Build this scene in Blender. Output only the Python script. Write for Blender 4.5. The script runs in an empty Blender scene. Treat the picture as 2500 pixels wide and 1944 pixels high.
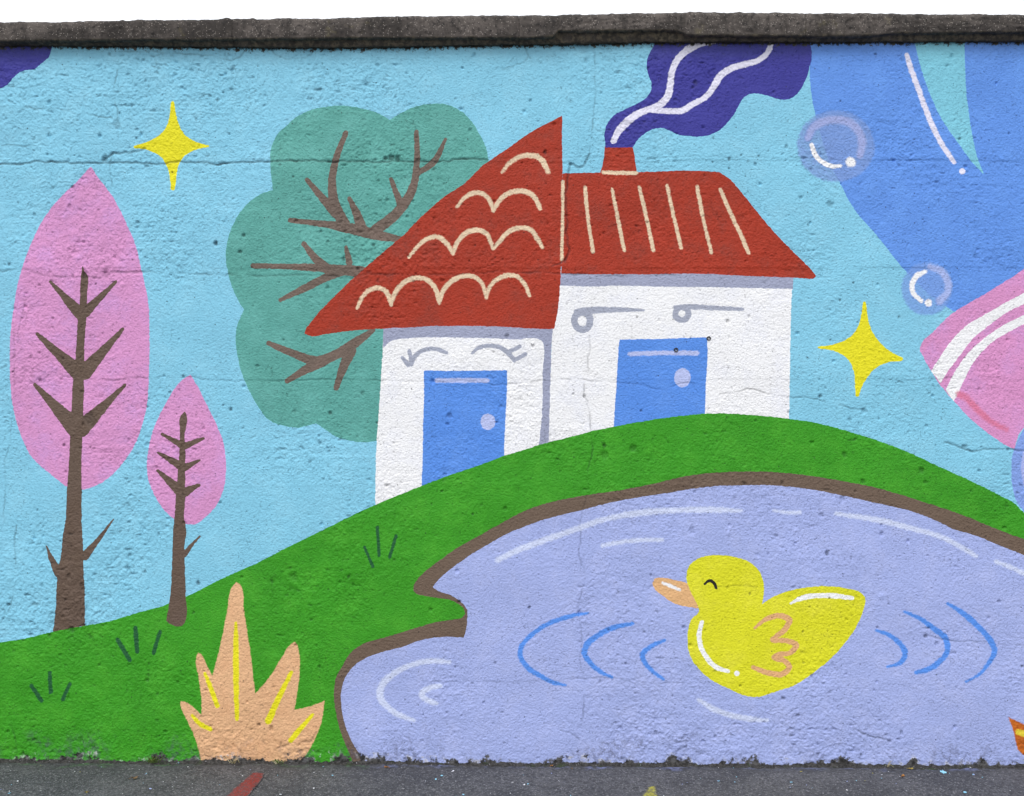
import bpy, bmesh, math, random
import numpy as np

random.seed(7)
rng = np.random.default_rng(11)
scene = bpy.context.scene
COL = scene.collection
R = math.radians

# ------------------------------------------------------------------ camera
CAM_D, CAM_H, YAW = 4.2, 1.367, R(1.0)
SRC_W, SRC_H = 2500.0, 1944.0
F_PX = CAM_D / 0.001529
cam_data = bpy.data.cameras.new('camera')
cam = bpy.data.objects.new('camera', cam_data)
COL.objects.link(cam)
cam.location = (0, -CAM_D, CAM_H)
cam.rotation_euler = (R(90), 0, YAW)
cam_data.sensor_width = 36
cam_data.lens = 36 * F_PX / SRC_W
cam_data.clip_start = 0.05
cam_data.clip_end = 2000
scene.camera = cam

# ------------------------------------------------------------------ sky and sun
SUN_EL, SUN_AZ = R(52), R(-25)          # azimuth measured from straight in front of the wall
world = bpy.data.worlds.new('World')
scene.world = world
world.use_nodes = True
wn = world.node_tree.nodes
wl = world.node_tree.links
wn.clear()
w_out = wn.new('ShaderNodeOutputWorld')
w_bg = wn.new('ShaderNodeBackground')
w_sky = wn.new('ShaderNodeTexSky')
w_hsv = wn.new('ShaderNodeHueSaturation')
w_sky.sky_type = 'NISHITA'
w_sky.sun_disc = False
w_sky.sun_elevation = SUN_EL
w_sky.sun_rotation = R(180) - SUN_AZ
w_sky.dust_density = 3.0
w_hsv.inputs['Saturation'].default_value = 0.28      # overcast: cloud greys the sky
wl.new(w_sky.outputs[0], w_hsv.inputs['Color'])
w_cloud = wn.new('ShaderNodeMix')                      # thin bright cloud layer over the whole sky
w_cloud.data_type = 'RGBA'
w_cloud.inputs[0].default_value = 0.72
w_cloud.inputs[7].default_value = (7.6, 7.75, 8.1, 1)
wl.new(w_hsv.outputs[0], w_cloud.inputs[6])
wl.new(w_cloud.outputs[2], w_bg.inputs['Color'])
w_bg.inputs['Strength'].default_value = 0.13
wl.new(w_bg.outputs[0], w_out.inputs[0])

sun_data = bpy.data.lights.new('sun', 'SUN')
sun_data.energy = 0.8
sun_data.angle = R(24)
sun_data.color = (1.0, 0.98, 0.945)
sun = bpy.data.objects.new('sun', sun_data)
COL.objects.link(sun)
sun.location = (-2, -5, 8)
sun.rotation_euler = (R(90) - SUN_EL, 0, SUN_AZ)

scene.view_settings.view_transform = 'Standard'
scene.view_settings.look = 'None'
scene.view_settings.exposure = 0.60
scene.view_settings.gamma = 1
scene.view_settings.use_curve_mapping = False

# ------------------------------------------------------------------ helpers
KZ = 840 / 2161.0
TILE = {'A': (0, 0, KZ), 'B': (830, 0, KZ), 'C': (1660, 0, KZ), 'D': (0, 640, KZ), 'E': (830, 640, KZ),
        'F': (1660, 640, KZ), 'G': (0, 1284, KZ), 'H': (830, 1284, KZ), 'I': (1660, 1284, KZ),
        'Z': (0, 0, 2500 / 2184.0)}
cy, sy = math.cos(YAW), math.sin(YAW)


def ray(u, v):
    a = (u - SRC_W / 2) / F_PX
    b = (SRC_H / 2 - v) / F_PX
    return (cy * a - sy, sy * a + cy, b)


def on_wall(u, v, y=0.0):
    d = ray(u, v)
    t = (CAM_D + y) / d[1]
    return (d[0] * t, CAM_H + d[2] * t)


def on_ground(u, v, z=0.0):
    d = ray(u, v)
    t = (z - CAM_H) / d[2]
    return (d[0] * t, -CAM_D + d[1] * t)


def parse(s, mapper=None):
    """traced points of the paintwork: metres on the wall (x, z, radius, corner)"""
    mapper = mapper or on_wall
    tile = TILE['A']
    out = []
    for tok in s.split():
        if tok in TILE:
            tile = TILE[tok]
            continue
        corner = tok.endswith('*')
        v = [float(q) for q in tok.rstrip('*').split(',')]
        u, w = tile[0] + v[0] * tile[2], tile[1] + v[1] * tile[2]
        x, z = mapper(u, w)
        r = v[2] * tile[2] * 0.001529 if len(v) > 2 else None
        out.append((x, z, r, corner))
    return out


def catmull(p, closed, step=0.012):
    p = np.asarray(p, float)
    n = len(p)
    if n < 3 and not closed:
        return p
    res = []
    for i in range(n if closed else n - 1):
        if closed:
            a, b, c, d = p[(i - 1) % n], p[i], p[(i + 1) % n], p[(i + 2) % n]
        else:
            b, c = p[i], p[i + 1]
            a = p[i - 1] if i > 0 else 2 * b - c
            d = p[i + 2] if i + 2 < n else 2 * c - b
        L = np.linalg.norm(c[:2] - b[:2])
        if L < 1e-6:
            continue
        ta, tb, tc = np.linalg.norm(b[:2] - a[:2]) + 1e-6, L, np.linalg.norm(d[:2] - c[:2]) + 1e-6
        m1 = ((b - a) / ta + (c - b) / tb - (c - a) / (ta + tb)) * tb
        m2 = ((c - b) / tb + (d - c) / tc - (d - b) / (tb + tc)) * tb
        k = max(1, int(L / step))
        for j in range(k):
            t = j / k
            h00, h10 = 2 * t**3 - 3 * t**2 + 1, t**3 - 2 * t**2 + t
            h01, h11 = -2 * t**3 + 3 * t**2, t**3 - t**2
            res.append(h00 * b + h10 * m1 + h01 * c + h11 * m2)
    if not closed:
        res.append(p[-1])
    return np.asarray(res)


def poly(s, mapper=None):
    pts = parse(s, mapper)
    xy = [(q[0], q[1]) for q in pts]
    cor = [i for i, q in enumerate(pts) if q[3]]
    if not cor:
        return ('poly', catmull(xy, True))
    out = []
    n = len(xy)
    for a, b in zip(cor, cor[1:] + [cor[0] + n]):
        seg = [xy[i % n] for i in range(a, b + 1)]
        out.extend(list(catmull(seg, False)[:-1]))
    return ('poly', np.asarray(out))


def stroke(s, r=12):
    pts = parse(s)
    rr = r * KZ * 0.001529
    last = rr
    arr = []
    for x, z, q, c in pts:
        last = q if q is not None else rr
        arr.append((x, z, last))
    return ('stroke', catmull(arr, False, 0.008))


def ellipse(tile, x, y, rx, ry):
    s = tile + ' ' + ' '.join('%f,%f' % (x + rx * math.cos(t), y + ry * math.sin(t))
                              for t in np.linspace(0, 2 * math.pi, 16, endpoint=False))
    return poly(s)


def ring(tile, x, y, rx, ry, r):
    s = tile + ' ' + ' '.join('%f,%f,%f' % (x + rx * math.cos(t), y + ry * math.sin(t), r)
                              for t in np.linspace(0, 2 * math.pi, 17))
    return stroke(s)


_perm = rng.permutation(4096)
_gang = rng.random(4096) * 2 * math.pi
_gx, _gy = np.cos(_gang), np.sin(_gang)


def noise(x, y, wl, seed=0):
    """2-D gradient noise, about -0.7 .. 0.7, wavelength in metres"""
    x = np.asarray(x, float) / wl + seed * 37.7
    y = np.asarray(y, float) / wl + seed * 91.3
    xi, yi = np.floor(x).astype(np.int64), np.floor(y).astype(np.int64)
    xf, yf = x - xi, y - yi
    u, v = xf**3 * (xf * (xf * 6 - 15) + 10), yf**3 * (yf * (yf * 6 - 15) + 10)

    def g(ix, iy, fx, fy):
        h = _perm[(_perm[ix & 4095] + iy) & 4095]
        return _gx[h] * fx + _gy[h] * fy
    a = g(xi, yi, xf, yf)
    b = g(xi + 1, yi, xf - 1, yf)
    c = g(xi, yi + 1, xf, yf - 1)
    d = g(xi + 1, yi + 1, xf - 1, yf - 1)
    return (a + (b - a) * u) * (1 - v) + (c + (d - c) * u) * v


def link(o, parent=None):
    COL.objects.link(o)
    if parent is not None:
        o.parent = parent
    return o


def tag(o, label=None, category=None, group=None, kind=None):
    if label: o['label'] = label
    if category: o['category'] = category
    if group: o['group'] = group
    if kind: o['kind'] = kind
    return o


def mesh_arrays(name, co, tris, mats, smooth=True):
    me = bpy.data.meshes.new(name)
    me.vertices.add(len(co))
    me.vertices.foreach_set('co', np.ascontiguousarray(co, np.float32).ravel())
    n = len(tris)
    me.loops.add(n * 3)
    me.loops.foreach_set('vertex_index', np.ascontiguousarray(tris, np.int32).ravel())
    me.polygons.add(n)
    me.polygons.foreach_set('loop_start', np.arange(0, n * 3, 3, dtype=np.int32))
    try:
        me.polygons.foreach_set('loop_total', np.full(n, 3, np.int32))
    except Exception:
        pass
    me.polygons.foreach_set('use_smooth', np.full(n, smooth, bool))
    for m in mats:
        me.materials.append(m)
    me.update(calc_edges=True)
    return me


def grid_tris(nr, nc):
    i = np.arange((nr - 1) * (nc - 1))
    r, c = i // (nc - 1), i % (nc - 1)
    a = r * nc + c
    b, d, e = a + 1, a + nc, a + nc + 1
    flip = ((r + c) % 2 == 0)
    t1 = np.where(flip[:, None], np.stack([a, b, e], 1), np.stack([a, b, d], 1))
    t2 = np.where(flip[:, None], np.stack([a, e, d], 1), np.stack([b, e, d], 1))
    return np.concatenate([t1, t2]).astype(np.int64)


def vnormals(co, tris):
    fn = np.cross(co[tris[:, 1]] - co[tris[:, 0]], co[tris[:, 2]] - co[tris[:, 0]])
    out = np.zeros_like(co)
    for k in range(3):
        for ax in range(3):
            out[:, ax] += np.bincount(tris[:, k], fn[:, ax], minlength=len(co))
    return out / (np.linalg.norm(out, axis=1, keepdims=True) + 1e-12)


def lin(c):
    return tuple(((q / 255) / 12.92 if q / 255 <= 0.04045 else ((q / 255 + 0.055) / 1.055) ** 2.4) for q in c)


LIGHT = 1.08


def alb(c):
    return tuple(min(0.86, q / LIGHT) for q in lin(c))


# ------------------------------------------------------------------ materials
class NT:
    def __init__(self, name):
        self.m = bpy.data.materials.new(name)
        self.m.use_nodes = True
        self.t = self.m.node_tree
        self.t.nodes.clear()
        self.out = self.n('ShaderNodeOutputMaterial')
        self.bsdf = self.n('ShaderNodeBsdfPrincipled')
        self.l(self.bsdf.outputs[0], self.out.inputs[0])

    def n(self, typ, **kw):
        nd = self.t.nodes.new(typ)
        for k, v in kw.items():
            if hasattr(nd, k):
                setattr(nd, k, v)
        return nd

    def l(self, a, b):
        self.t.links.new(a, b)

    def val(self, sock, v):
        if isinstance(v, (int, float)):
            sock.default_value = v
        elif isinstance(v, (tuple, list)):
            sock.default_value = (*v[:3], 1.0) if len(sock.default_value) == 4 else v
        else:
            self.l(v, sock)

    def math(self, op, a, b=None, c=None, clamp=False):
        nd = self.n('ShaderNodeMath', operation=op, use_clamp=clamp)
        self.val(nd.inputs[0], a)
        if b is not None: self.val(nd.inputs[1], b)
        if c is not None: self.val(nd.inputs[2], c)
        return nd.outputs[0]

    def mix(self, f, a, b, mode='MIX'):
        nd = self.n('ShaderNodeMix', data_type='RGBA', blend_type=mode)
        self.val(nd.inputs[0], f)
        self.val(nd.inputs[6], a)
        self.val(nd.inputs[7], b)
        return nd.outputs[2]

    def ramp(self, v, lo, hi, a=0.0, b=1.0):
        nd = self.n('ShaderNodeMapRange', interpolation_type='SMOOTHSTEP')
        self.val(nd.inputs[0], v)
        nd.inputs[1].default_value, nd.inputs[2].default_value = lo, hi
        nd.inputs[3].default_value, nd.inputs[4].default_value = a, b
        return nd.outputs[0]

    def noise(self, vec, scale, detail=3, rough=0.55):
        nd = self.n('ShaderNodeTexNoise')
        self.l(vec, nd.inputs['Vector'])
        nd.inputs['Scale'].default_value = scale
        nd.inputs['Detail'].default_value = detail
        nd.inputs['Roughness'].default_value = rough
        return nd.outputs[0]

    def voro(self, vec, scale, feature='F1'):
        nd = self.n('ShaderNodeTexVoronoi', feature=feature)
        self.l(vec, nd.inputs['Vector'])
        nd.inputs['Scale'].default_value = scale
        return nd


PAINTS = {}
# where a first coat, a second coat or overspray shows through: (colour, strength)
TONE2 = {'roof_red': ((132, 58, 46), 0.55), 'pink': ((200, 152, 212), 0.5), 'grass_green': ((82, 172, 44), 0.45), 'teal': ((112, 184, 176), 0.45),
         'sky_blue_paint': ((150, 211, 233), 0.40), 'pond_lavender': ((182, 190, 232), 0.40), 'duck_yellow': ((232, 226, 74), 0.4),
         'hair_blue': ((112, 164, 240), 0.4), 'brown': ((92, 74, 58), 0.4), 'sand': ((214, 160, 118), 0.45), 'purple': ((70, 69, 162), 0.4),
         'orange': ((150, 66, 20), 0.8), 'white': ((234, 236, 247), 0.5), 'door_blue': ((112, 160, 234), 0.35), 'twig_brown': ((132, 110, 100), 0.5)}


def paint_mat(name, color, soft=0.0, opacity=1.0, mottling=0.05):
    """masonry paint on roughcast: colour, brushwork, grime in cracks and pits, darkened fine hollows, worn foot and head of the wall"""
    key = (name, color, soft, opacity)
    if key in PAINTS:
        return PAINTS[key]
    t = NT(name)
    pos = t.n('ShaderNodeTexCoord').outputs['Object']
    sep = t.n('ShaderNodeSeparateXYZ')
    t.l(pos, sep.inputs[0])
    z = sep.outputs[2]
    fine = t.noise(pos, 260, 2)
    mid = t.noise(pos, 45, 4)
    big = t.noise(pos, 4.5, 4, 0.6)
    col = t.n('ShaderNodeRGB')
    col.outputs[0].default_value = (*alb(color), 1)
    c = col.outputs[0]
    if soft > 0 or opacity < 1:
        under = t.n('ShaderNodeAttribute', attribute_name='under').outputs['Color']
        ed = t.n('ShaderNodeAttribute', attribute_name='ed').outputs['Fac']
        if soft > 0:
            v = t.math('MULTIPLY_ADD', t.math('SUBTRACT', fine, 0.5), soft * 1.6, ed)
            v = t.math('MULTIPLY_ADD', t.math('SUBTRACT', mid, 0.5), soft * 0.8, v)
            f = t.ramp(v, 0.0, soft)
        else:
            f = t.ramp(ed, -1, 0.0001)
        f = t.math('MULTIPLY', f, t.math('MULTIPLY_ADD', t.math('SUBTRACT', mid, 0.5), 0.5 if opacity < 0.99 else 0.15, opacity, clamp=True), clamp=True)
        c = t.mix(f, under, c)
    if name in TONE2:
        c2, amt = TONE2[name]
        pt_ = t.math('MULTIPLY', t.ramp(t.noise(pos, 9, 5, 0.62), 0.44, 0.66), t.ramp(t.noise(pos, 95, 3, 0.6), 0.32, 0.62, 0.35, 1.0))
        c = t.mix(t.math('MULTIPLY', pt_, amt), c, alb(c2))
    # brush mottling
    k = t.math('MULTIPLY_ADD', t.math('SUBTRACT', big, 0.5), mottling * 3.2, 1.0)
    k = t.math('MULTIPLY_ADD', t.math('SUBTRACT', mid, 0.5), mottling * 2.4, k)
    kk = t.n('ShaderNodeCombineXYZ')
    for i in range(3): t.l(k, kk.inputs[i])
    c = t.mix(1.0, c, kk.outputs[0], 'MULTIPLY')
    # small pinholes
    vo = t.voro(pos, 38)
    pin = t.math('MULTIPLY', t.ramp(vo.outputs['Distance'], 0.07, 0.13, 1, 0),
                 t.math('GREATER_THAN', t.n('ShaderNodeSeparateColor').outputs[0] if False else vo.outputs['Distance'], -1))
    wn_ = t.n('ShaderNodeSeparateColor')
    t.l(vo.outputs['Color'], wn_.inputs[0])
    pin = t.math('MULTIPLY', pin, t.math('GREATER_THAN', wn_.outputs[0], 0.90))
    gr = t.n('ShaderNodeAttribute', attribute_name='grime').outputs['Fac']
    gr = t.math('MULTIPLY', gr, t.ramp(fine, 0.25, 0.6, 0.55, 1.0))
    mp = t.n('ShaderNodeMapping'); mp.inputs['Scale'].default_value = (1.0, 1.0, 1.75)
    t.l(pos, mp.inputs['Vector'])
    patch = t.ramp(t.noise(pos, 7.0, 4, 0.6), 0.36, 0.66, 0.25, 1.0)
    cav = t.math('MULTIPLY', t.ramp(t.noise(mp.outputs[0], 95, 3, 0.62), 0.60, 0.70), patch)
    gr = t.math('MAXIMUM', gr, t.math('MULTIPLY', cav, 0.30))  # hollows of the fine bump are darkened in the colour too
    g = t.math('MAXIMUM', gr, t.math('MULTIPLY', pin, 0.85), clamp=True)
    c = t.mix(g, c, t.mix(0.80, c, (0.012, 0.013, 0.014)))
    # worn foot of the wall: flaking paint, bare render, splash dirt
    edge = t.noise(pos, 16, 6, 0.68)
    hz = t.math('MULTIPLY_ADD', t.math('SUBTRACT', edge, 0.5), -0.20, z)
    hz = t.math('MULTIPLY_ADD', t.math('SUBTRACT', t.noise(pos, 3.5, 3), 0.5), -0.07, hz)
    bare = t.ramp(hz, 0.002, 0.014, 1, 0)
    white = t.math('MULTIPLY', t.ramp(hz, 0.016, 0.028, 1, 0), t.ramp(mid, 0.48, 0.60))
    reach = t.ramp(t.noise(pos, 5.5, 4, 0.6), 0.40, 0.66, -0.01, 0.10)
    splash = t.math('MULTIPLY', t.ramp(t.math('SUBTRACT', hz, reach), -0.06, 0.05, 1, 0), t.ramp(t.noise(pos, 48, 6, 0.74), 0.43, 0.60))
    c = t.mix(t.math('MULTIPLY', splash, 0.55), c, (0.075, 0.070, 0.105))
    c = t.mix(t.math('MULTIPLY', t.math('MULTIPLY', white, t.ramp(t.noise(pos, 6, 3), 0.42, 0.6)), 0.6), c, (0.62, 0.62, 0.64))
    dirt = t.mix(t.ramp(mid, 0.4, 0.6), (0.022, 0.021, 0.020), (0.10, 0.098, 0.10))
    c = t.mix(bare, c, dirt)
    # ragged dark growth under the coping
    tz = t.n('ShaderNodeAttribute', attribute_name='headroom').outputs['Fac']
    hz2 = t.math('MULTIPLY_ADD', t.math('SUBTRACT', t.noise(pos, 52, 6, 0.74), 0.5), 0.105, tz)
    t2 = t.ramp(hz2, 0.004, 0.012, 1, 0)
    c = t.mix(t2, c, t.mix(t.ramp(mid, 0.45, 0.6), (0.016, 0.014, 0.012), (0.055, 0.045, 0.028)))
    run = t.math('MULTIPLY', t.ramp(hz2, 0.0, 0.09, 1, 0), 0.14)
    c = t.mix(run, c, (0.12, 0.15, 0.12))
    t.l(c, t.bsdf.inputs['Base Color'])
    t.bsdf.inputs['Roughness'].default_value = 0.62
    t.bsdf.inputs['Specular IOR Level'].default_value = 0.3
    gv = t.voro(pos, 150, 'SMOOTH_F1')
    h = t.math('MULTIPLY_ADD', mid, 0.5, t.math('MULTIPLY', fine, 0.6))
    h = t.math('SUBTRACT', h, t.math('MULTIPLY', gv.outputs['Distance'], 0.9))
    h = t.math('MULTIPLY_ADD', cav, -1.3, h)
    b1 = t.n('ShaderNodeBump')
    b1.inputs['Strength'].default_value = 0.7
    b1.inputs['Distance'].default_value = 0.0032
    t.l(h, b1.inputs['Height'])
    t.l(b1.outputs[0], t.bsdf.inputs['Normal'])
    PAINTS[key] = t.m
    return t.m


def coping_mat():
    t = NT('weathered_concrete')
    pos = t.n('ShaderNodeTexCoord').outputs['Object']
    big = t.noise(pos, 7, 5, 0.65)
    mid = t.noise(pos, 60, 4, 0.6)
    fine = t.noise(pos, 300, 2)
    c = t.mix(t.ramp(big, 0.35, 0.66), (0.050, 0.044, 0.040), (0.125, 0.108, 0.097))
    c = t.mix(t.ramp(mid, 0.48, 0.72), c, (0.034, 0.031, 0.030))
    vo = t.voro(pos, 210)
    sc = t.n('ShaderNodeSeparateColor')
    t.l(vo.outputs['Color'], sc.inputs[0])
    grain = t.math('MULTIPLY', t.ramp(vo.outputs['Distance'], 0.18, 0.42, 1, 0), t.math('GREATER_THAN', sc.outputs[0], 0.80))
    c = t.mix(t.math('MULTIPLY', grain, 0.8), c, (0.42, 0.38, 0.34))
    li = t.ramp(t.noise(pos, 11, 6, 0.7), 0.60, 0.70)
    c = t.mix(t.math('MULTIPLY', li, 0.35), c, (0.16, 0.14, 0.07))
    st = t.n('ShaderNodeMapping'); st.inputs['Scale'].default_value = (26, 26, 3.0)
    t.l(pos, st.inputs['Vector'])
    c = t.mix(t.ramp(t.noise(st.outputs[0], 1.0, 4, 0.6), 0.48, 0.70, 0.0, 0.6), c, (0.030, 0.027, 0.025))
    gr = t.n('ShaderNodeAttribute', attribute_name='grime').outputs['Fac']
    c = t.mix(gr, c, t.mix(t.ramp(mid, 0.4, 0.65), (0.046, 0.041, 0.034), (0.125, 0.104, 0.074)))
    t.l(c, t.bsdf.inputs['Base Color'])
    t.bsdf.inputs['Roughness'].default_value = 0.93
    t.bsdf.inputs['Specular IOR Level'].default_value = 0.2
    b = t.n('ShaderNodeBump')
    b.inputs['Strength'].default_value = 1.0
    b.inputs['Distance'].default_value = 0.004
    t.l(t.math('ADD', mid, t.math('MULTIPLY', fine, 0.8)), b.inputs['Height'])
    t.l(b.outputs[0], t.bsdf.inputs['Normal'])
    return t.m


def asphalt_mat(name='asphalt', tint=None, cover=1.0):
    t = NT(name)
    pos = t.n('ShaderNodeTexCoord').outputs['Object']
    big = t.noise(pos, 3.2, 5, 0.6)
    mid = t.noise(pos, 40, 4, 0.6)
    fine = t.noise(pos, 420, 2)
    c = t.mix(t.ramp(big, 0.35, 0.65), (0.088, 0.088, 0.098), (0.140, 0.138, 0.148))
    c = t.mix(t.ramp(fine, 0.35, 0.7), t.mix(0.45, c, (0.012, 0.012, 0.014)), c)
    vo = t.voro(pos, 170)
    sc = t.n('ShaderNodeSeparateColor')
    t.l(vo.outputs['Color'], sc.inputs[0])
    g = t.math('MULTIPLY', t.ramp(vo.outputs['Distance'], 0.2, 0.45, 1, 0), t.math('GREATER_THAN', sc.outputs[0], 0.66))
    c = t.mix(t.math('MULTIPLY', g, 0.6), c, (0.33, 0.33, 0.35))
    ch = t.n('ShaderNodeSeparateColor')
    v2 = t.voro(pos, 115)
    t.l(v2.outputs['Color'], ch.inputs[0])
    stone = t.ramp(v2.outputs['Distance'], 0.25, 0.60, 1, 0)
    c = t.mix(t.math('MULTIPLY', t.math('MULTIPLY', stone, t.ramp(ch.outputs[1], 0.45, 0.95)), 0.75), c, (0.27, 0.265, 0.275))
    c = t.mix(t.math('MULTIPLY', t.ramp(ch.outputs[2], 0.55, 0.9), 0.6), c, (0.030, 0.030, 0.034))
    if tint:
        ed = t.n('ShaderNodeAttribute', attribute_name='ed').outputs['Fac']
        v = t.math('MULTIPLY_ADD', t.math('SUBTRACT', fine, 0.5), 0.02, ed)
        f = t.math('MULTIPLY', t.ramp(v, 0.0, 0.006 + 0.03 * (1 - cover)), t.ramp(t.math('ADD', t.math('MULTIPLY', mid, 0.5), t.math('MULTIPLY', stone, 0.35)), 0.15 + 0.25 * (1 - cover), 0.42, cover * 0.35, cover))
        c = t.mix(f, c, alb(tint))
    else:
        sep = t.n('ShaderNodeSeparateXYZ')
        t.l(pos, sep.inputs[0])
        d = t.math('MULTIPLY_ADD', t.math('SUBTRACT', t.noise(pos, 9, 5, 0.65), 0.5), 0.18, t.math('ABSOLUTE', sep.outputs[1]))
        c = t.mix(t.math('MULTIPLY', t.ramp(d, 0.01, 0.09, 1, 0), 0.75), c, t.mix(t.ramp(mid, 0.4, 0.6), (0.032, 0.033, 0.035), (0.085, 0.085, 0.09)))
        spray = t.math('MULTIPLY', t.ramp(d, 0.0, 0.055, 1, 0), t.ramp(t.noise(pos, 7, 4), 0.42, 0.62))
        spray = t.math('MULTIPLY', spray, t.ramp(mid, 0.36, 0.6))
        c = t.mix(t.math('MULTIPLY', spray, 0.6), c, t.mix(t.math('GREATER_THAN', sep.outputs[0], -0.60), (0.05, 0.20, 0.03), (0.24, 0.28, 0.55)))
    t.l(c, t.bsdf.inputs['Base Color'])
    t.bsdf.inputs['Roughness'].default_value = 0.85
    t.bsdf.inputs['Specular IOR Level'].default_value = 0.3
    b = t.n('ShaderNodeBump')
    b.inputs['Strength'].default_value = 0.8
    b.inputs['Distance'].default_value = 0.004
    t.l(t.math('SUBTRACT', t.math('MULTIPLY', fine, 0.8), vo.outputs['Distance']), b.inputs['Height'])
    t.l(b.outputs[0], t.bsdf.inputs['Normal'])
    return t.m


def plain_mat(name, color, rough=0.7, metal=0.0, color2=None, scale=80):
    t = NT(name)
    if color2:
        pos = t.n('ShaderNodeTexCoord').outputs['Object']
        c = t.mix(t.ramp(t.noise(pos, scale, 4, 0.6), 0.38, 0.62), lin(color), lin(color2))
        t.l(c, t.bsdf.inputs['Base Color'])
    else:
        t.bsdf.inputs['Base Color'].default_value = (*lin(color), 1)
    t.bsdf.inputs['Roughness'].default_value = rough
    t.bsdf.inputs['Metallic'].default_value = metal
    return t.m


# ------------------------------------------------------------------ wall relief
PITCH = 0.0033
WALL_TOP = on_wall(1250, 86)[1]
XF = 2.02
xs = np.concatenate([-np.geomspace(0.03, 3.6, 34)[::-1] - XF, np.arange(-XF, XF + 1e-6, PITCH),
                     XF + np.geomspace(0.03, 3.6, 34)])
nz = int(WALL_TOP / PITCH) + 1
zs = np.linspace(0, WALL_TOP, nz)
NC, NR = len(xs), nz
GX, GZ = np.meshgrid(xs, zs)

CRACKS = [  # (points, width px, depth, darkness, jitter)
    ("Z 1268,95 1268,200 1263,270 1256,330", 4, 0.003, 0.5),
    ("Z 1256,330 1236,356 B 1450,1030 1440,1090 1424,1200 1416,1300 1424,1380 1430,1500 1438,1560 1410,1650", 7, 0.006, 0.95),
    ("B 1436,1560 1400,1640 1340,1665", 5, 0.004, 0.8),
    ("E 1570,440 1560,600 1565,700 1545,740 1530,830 1555,890 1570,960 1580,1050 1590,1160 1560,1350 1545,1500 1520,1560 1500,1650", 4, 0.003, 0.5),
    ("H 1500,0 1510,40 1505,200 1530,280 1525,430 1500,480 1500,570 1510,650 1520,720 1510,870 1530,950 1530,1100 1520,1280", 3, 0.003, 0.45),
    ("A -20,1030 100,1034 200,1024 400,1026 640,1022 860,1020 1180,1024 1450,1022 1700,1015 2000,1012 B 0,1015 270,1015 480,1010 930,1000", 6, 0.006, 1.0),
    ("B 930,1000 1400,990 C 0,985 300,990 740,1000 1200,1010 2161,1020", 3, 0.002, 0.22),
    ("A 0,695 240,680 450,705 560,720 640,735 700,740", 5, 0.003, 0.6),
    ("A 735,440 720,520 740,760 740,870 700,960 700,1170", 5, 0.003, 0.6),
    ("A 640,1010 660,985 700,965 830,955 910,935", 7, 0.006, 0.9),
    ("A 0,905 50,910 200,910 260,875", 4, 0.002, 0.5),
    ("A 740,330 850,325 930,318 1050,330 1300,345 1470,365 1530,330", 3, 0.002, 0.5),
    ("A 1700,300 1740,345 1900,365 1950,330", 3, 0.002, 0.5),
    ("D -20,60 150,50 330,90 520,95 700,70 930,65 1200,75 1440,80 1800,80 2135,90", 7, 0.003, 0.55),
    ("E 0,100 200,80 700,80 1050,60 1340,70 1700,85 2135,80", 6, 0.003, 0.5),
    ("D 380,720 580,735 760,740 930,730 1150,720 1300,740 1700,745 2135,740 E 200,745 700,750 1050,770", 4, 0.003, 0.3),
    ("E 1050,770 1270,745 1700,750 1900,770 2050,795 F 0,770 170,780 240,800", 4, 0.003, 0.25),
    ("F 240,830 340,820 440,800 540,820 640,845 690,850 830,860 950,885 1080,915 1180,940", 4, 0.003, 0.5),
    ("F 1660,1140 1750,1160 1830,1190 1900,1180 2070,1175 2161,1190 2300,1180", 6, 0.005, 0.75),
    ("I 1440,690 1540,690 1600,700 1700,715 1980,735 2161,750 2300,750", 4, 0.003, 0.45),
    ("H 700,960 850,970 1050,985 1500,960 2161,980", 4, 0.002, 0.3),
    ("G 100,0 95,300 75,470 20,600", 4, 0.003, 0.55),
    ("D 90,430 80,900 60,1100 35,1250 30,1500 25,1640", 3, 0.002, 0.4),
    ("G 1650,1350 1700,1405 1780,1385 1850,1360 1950,1345 1980,1290", 7, 0.006, 0.8),
    ("I 1070,1250 1150,1300 1250,1330 1330,1350", 5, 0.004, 0.6),
    ("H 1380,1290 1450,1300 1500,1340", 5, 0.004, 0.6),
    ("I 230,390 330,375 420,375 480,385", 3, 0.002, 0.45),
    ("G 60,1200 90,1300 105,1420", 5, 0.004, 0.5),
    ("D 250,180 160,240 130,330 110,500", 3, 0.002, 0.3),
    ("B 1020,430 1140,400 1170,380 1160,290", 3, 0.002, 0.4),
]
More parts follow.
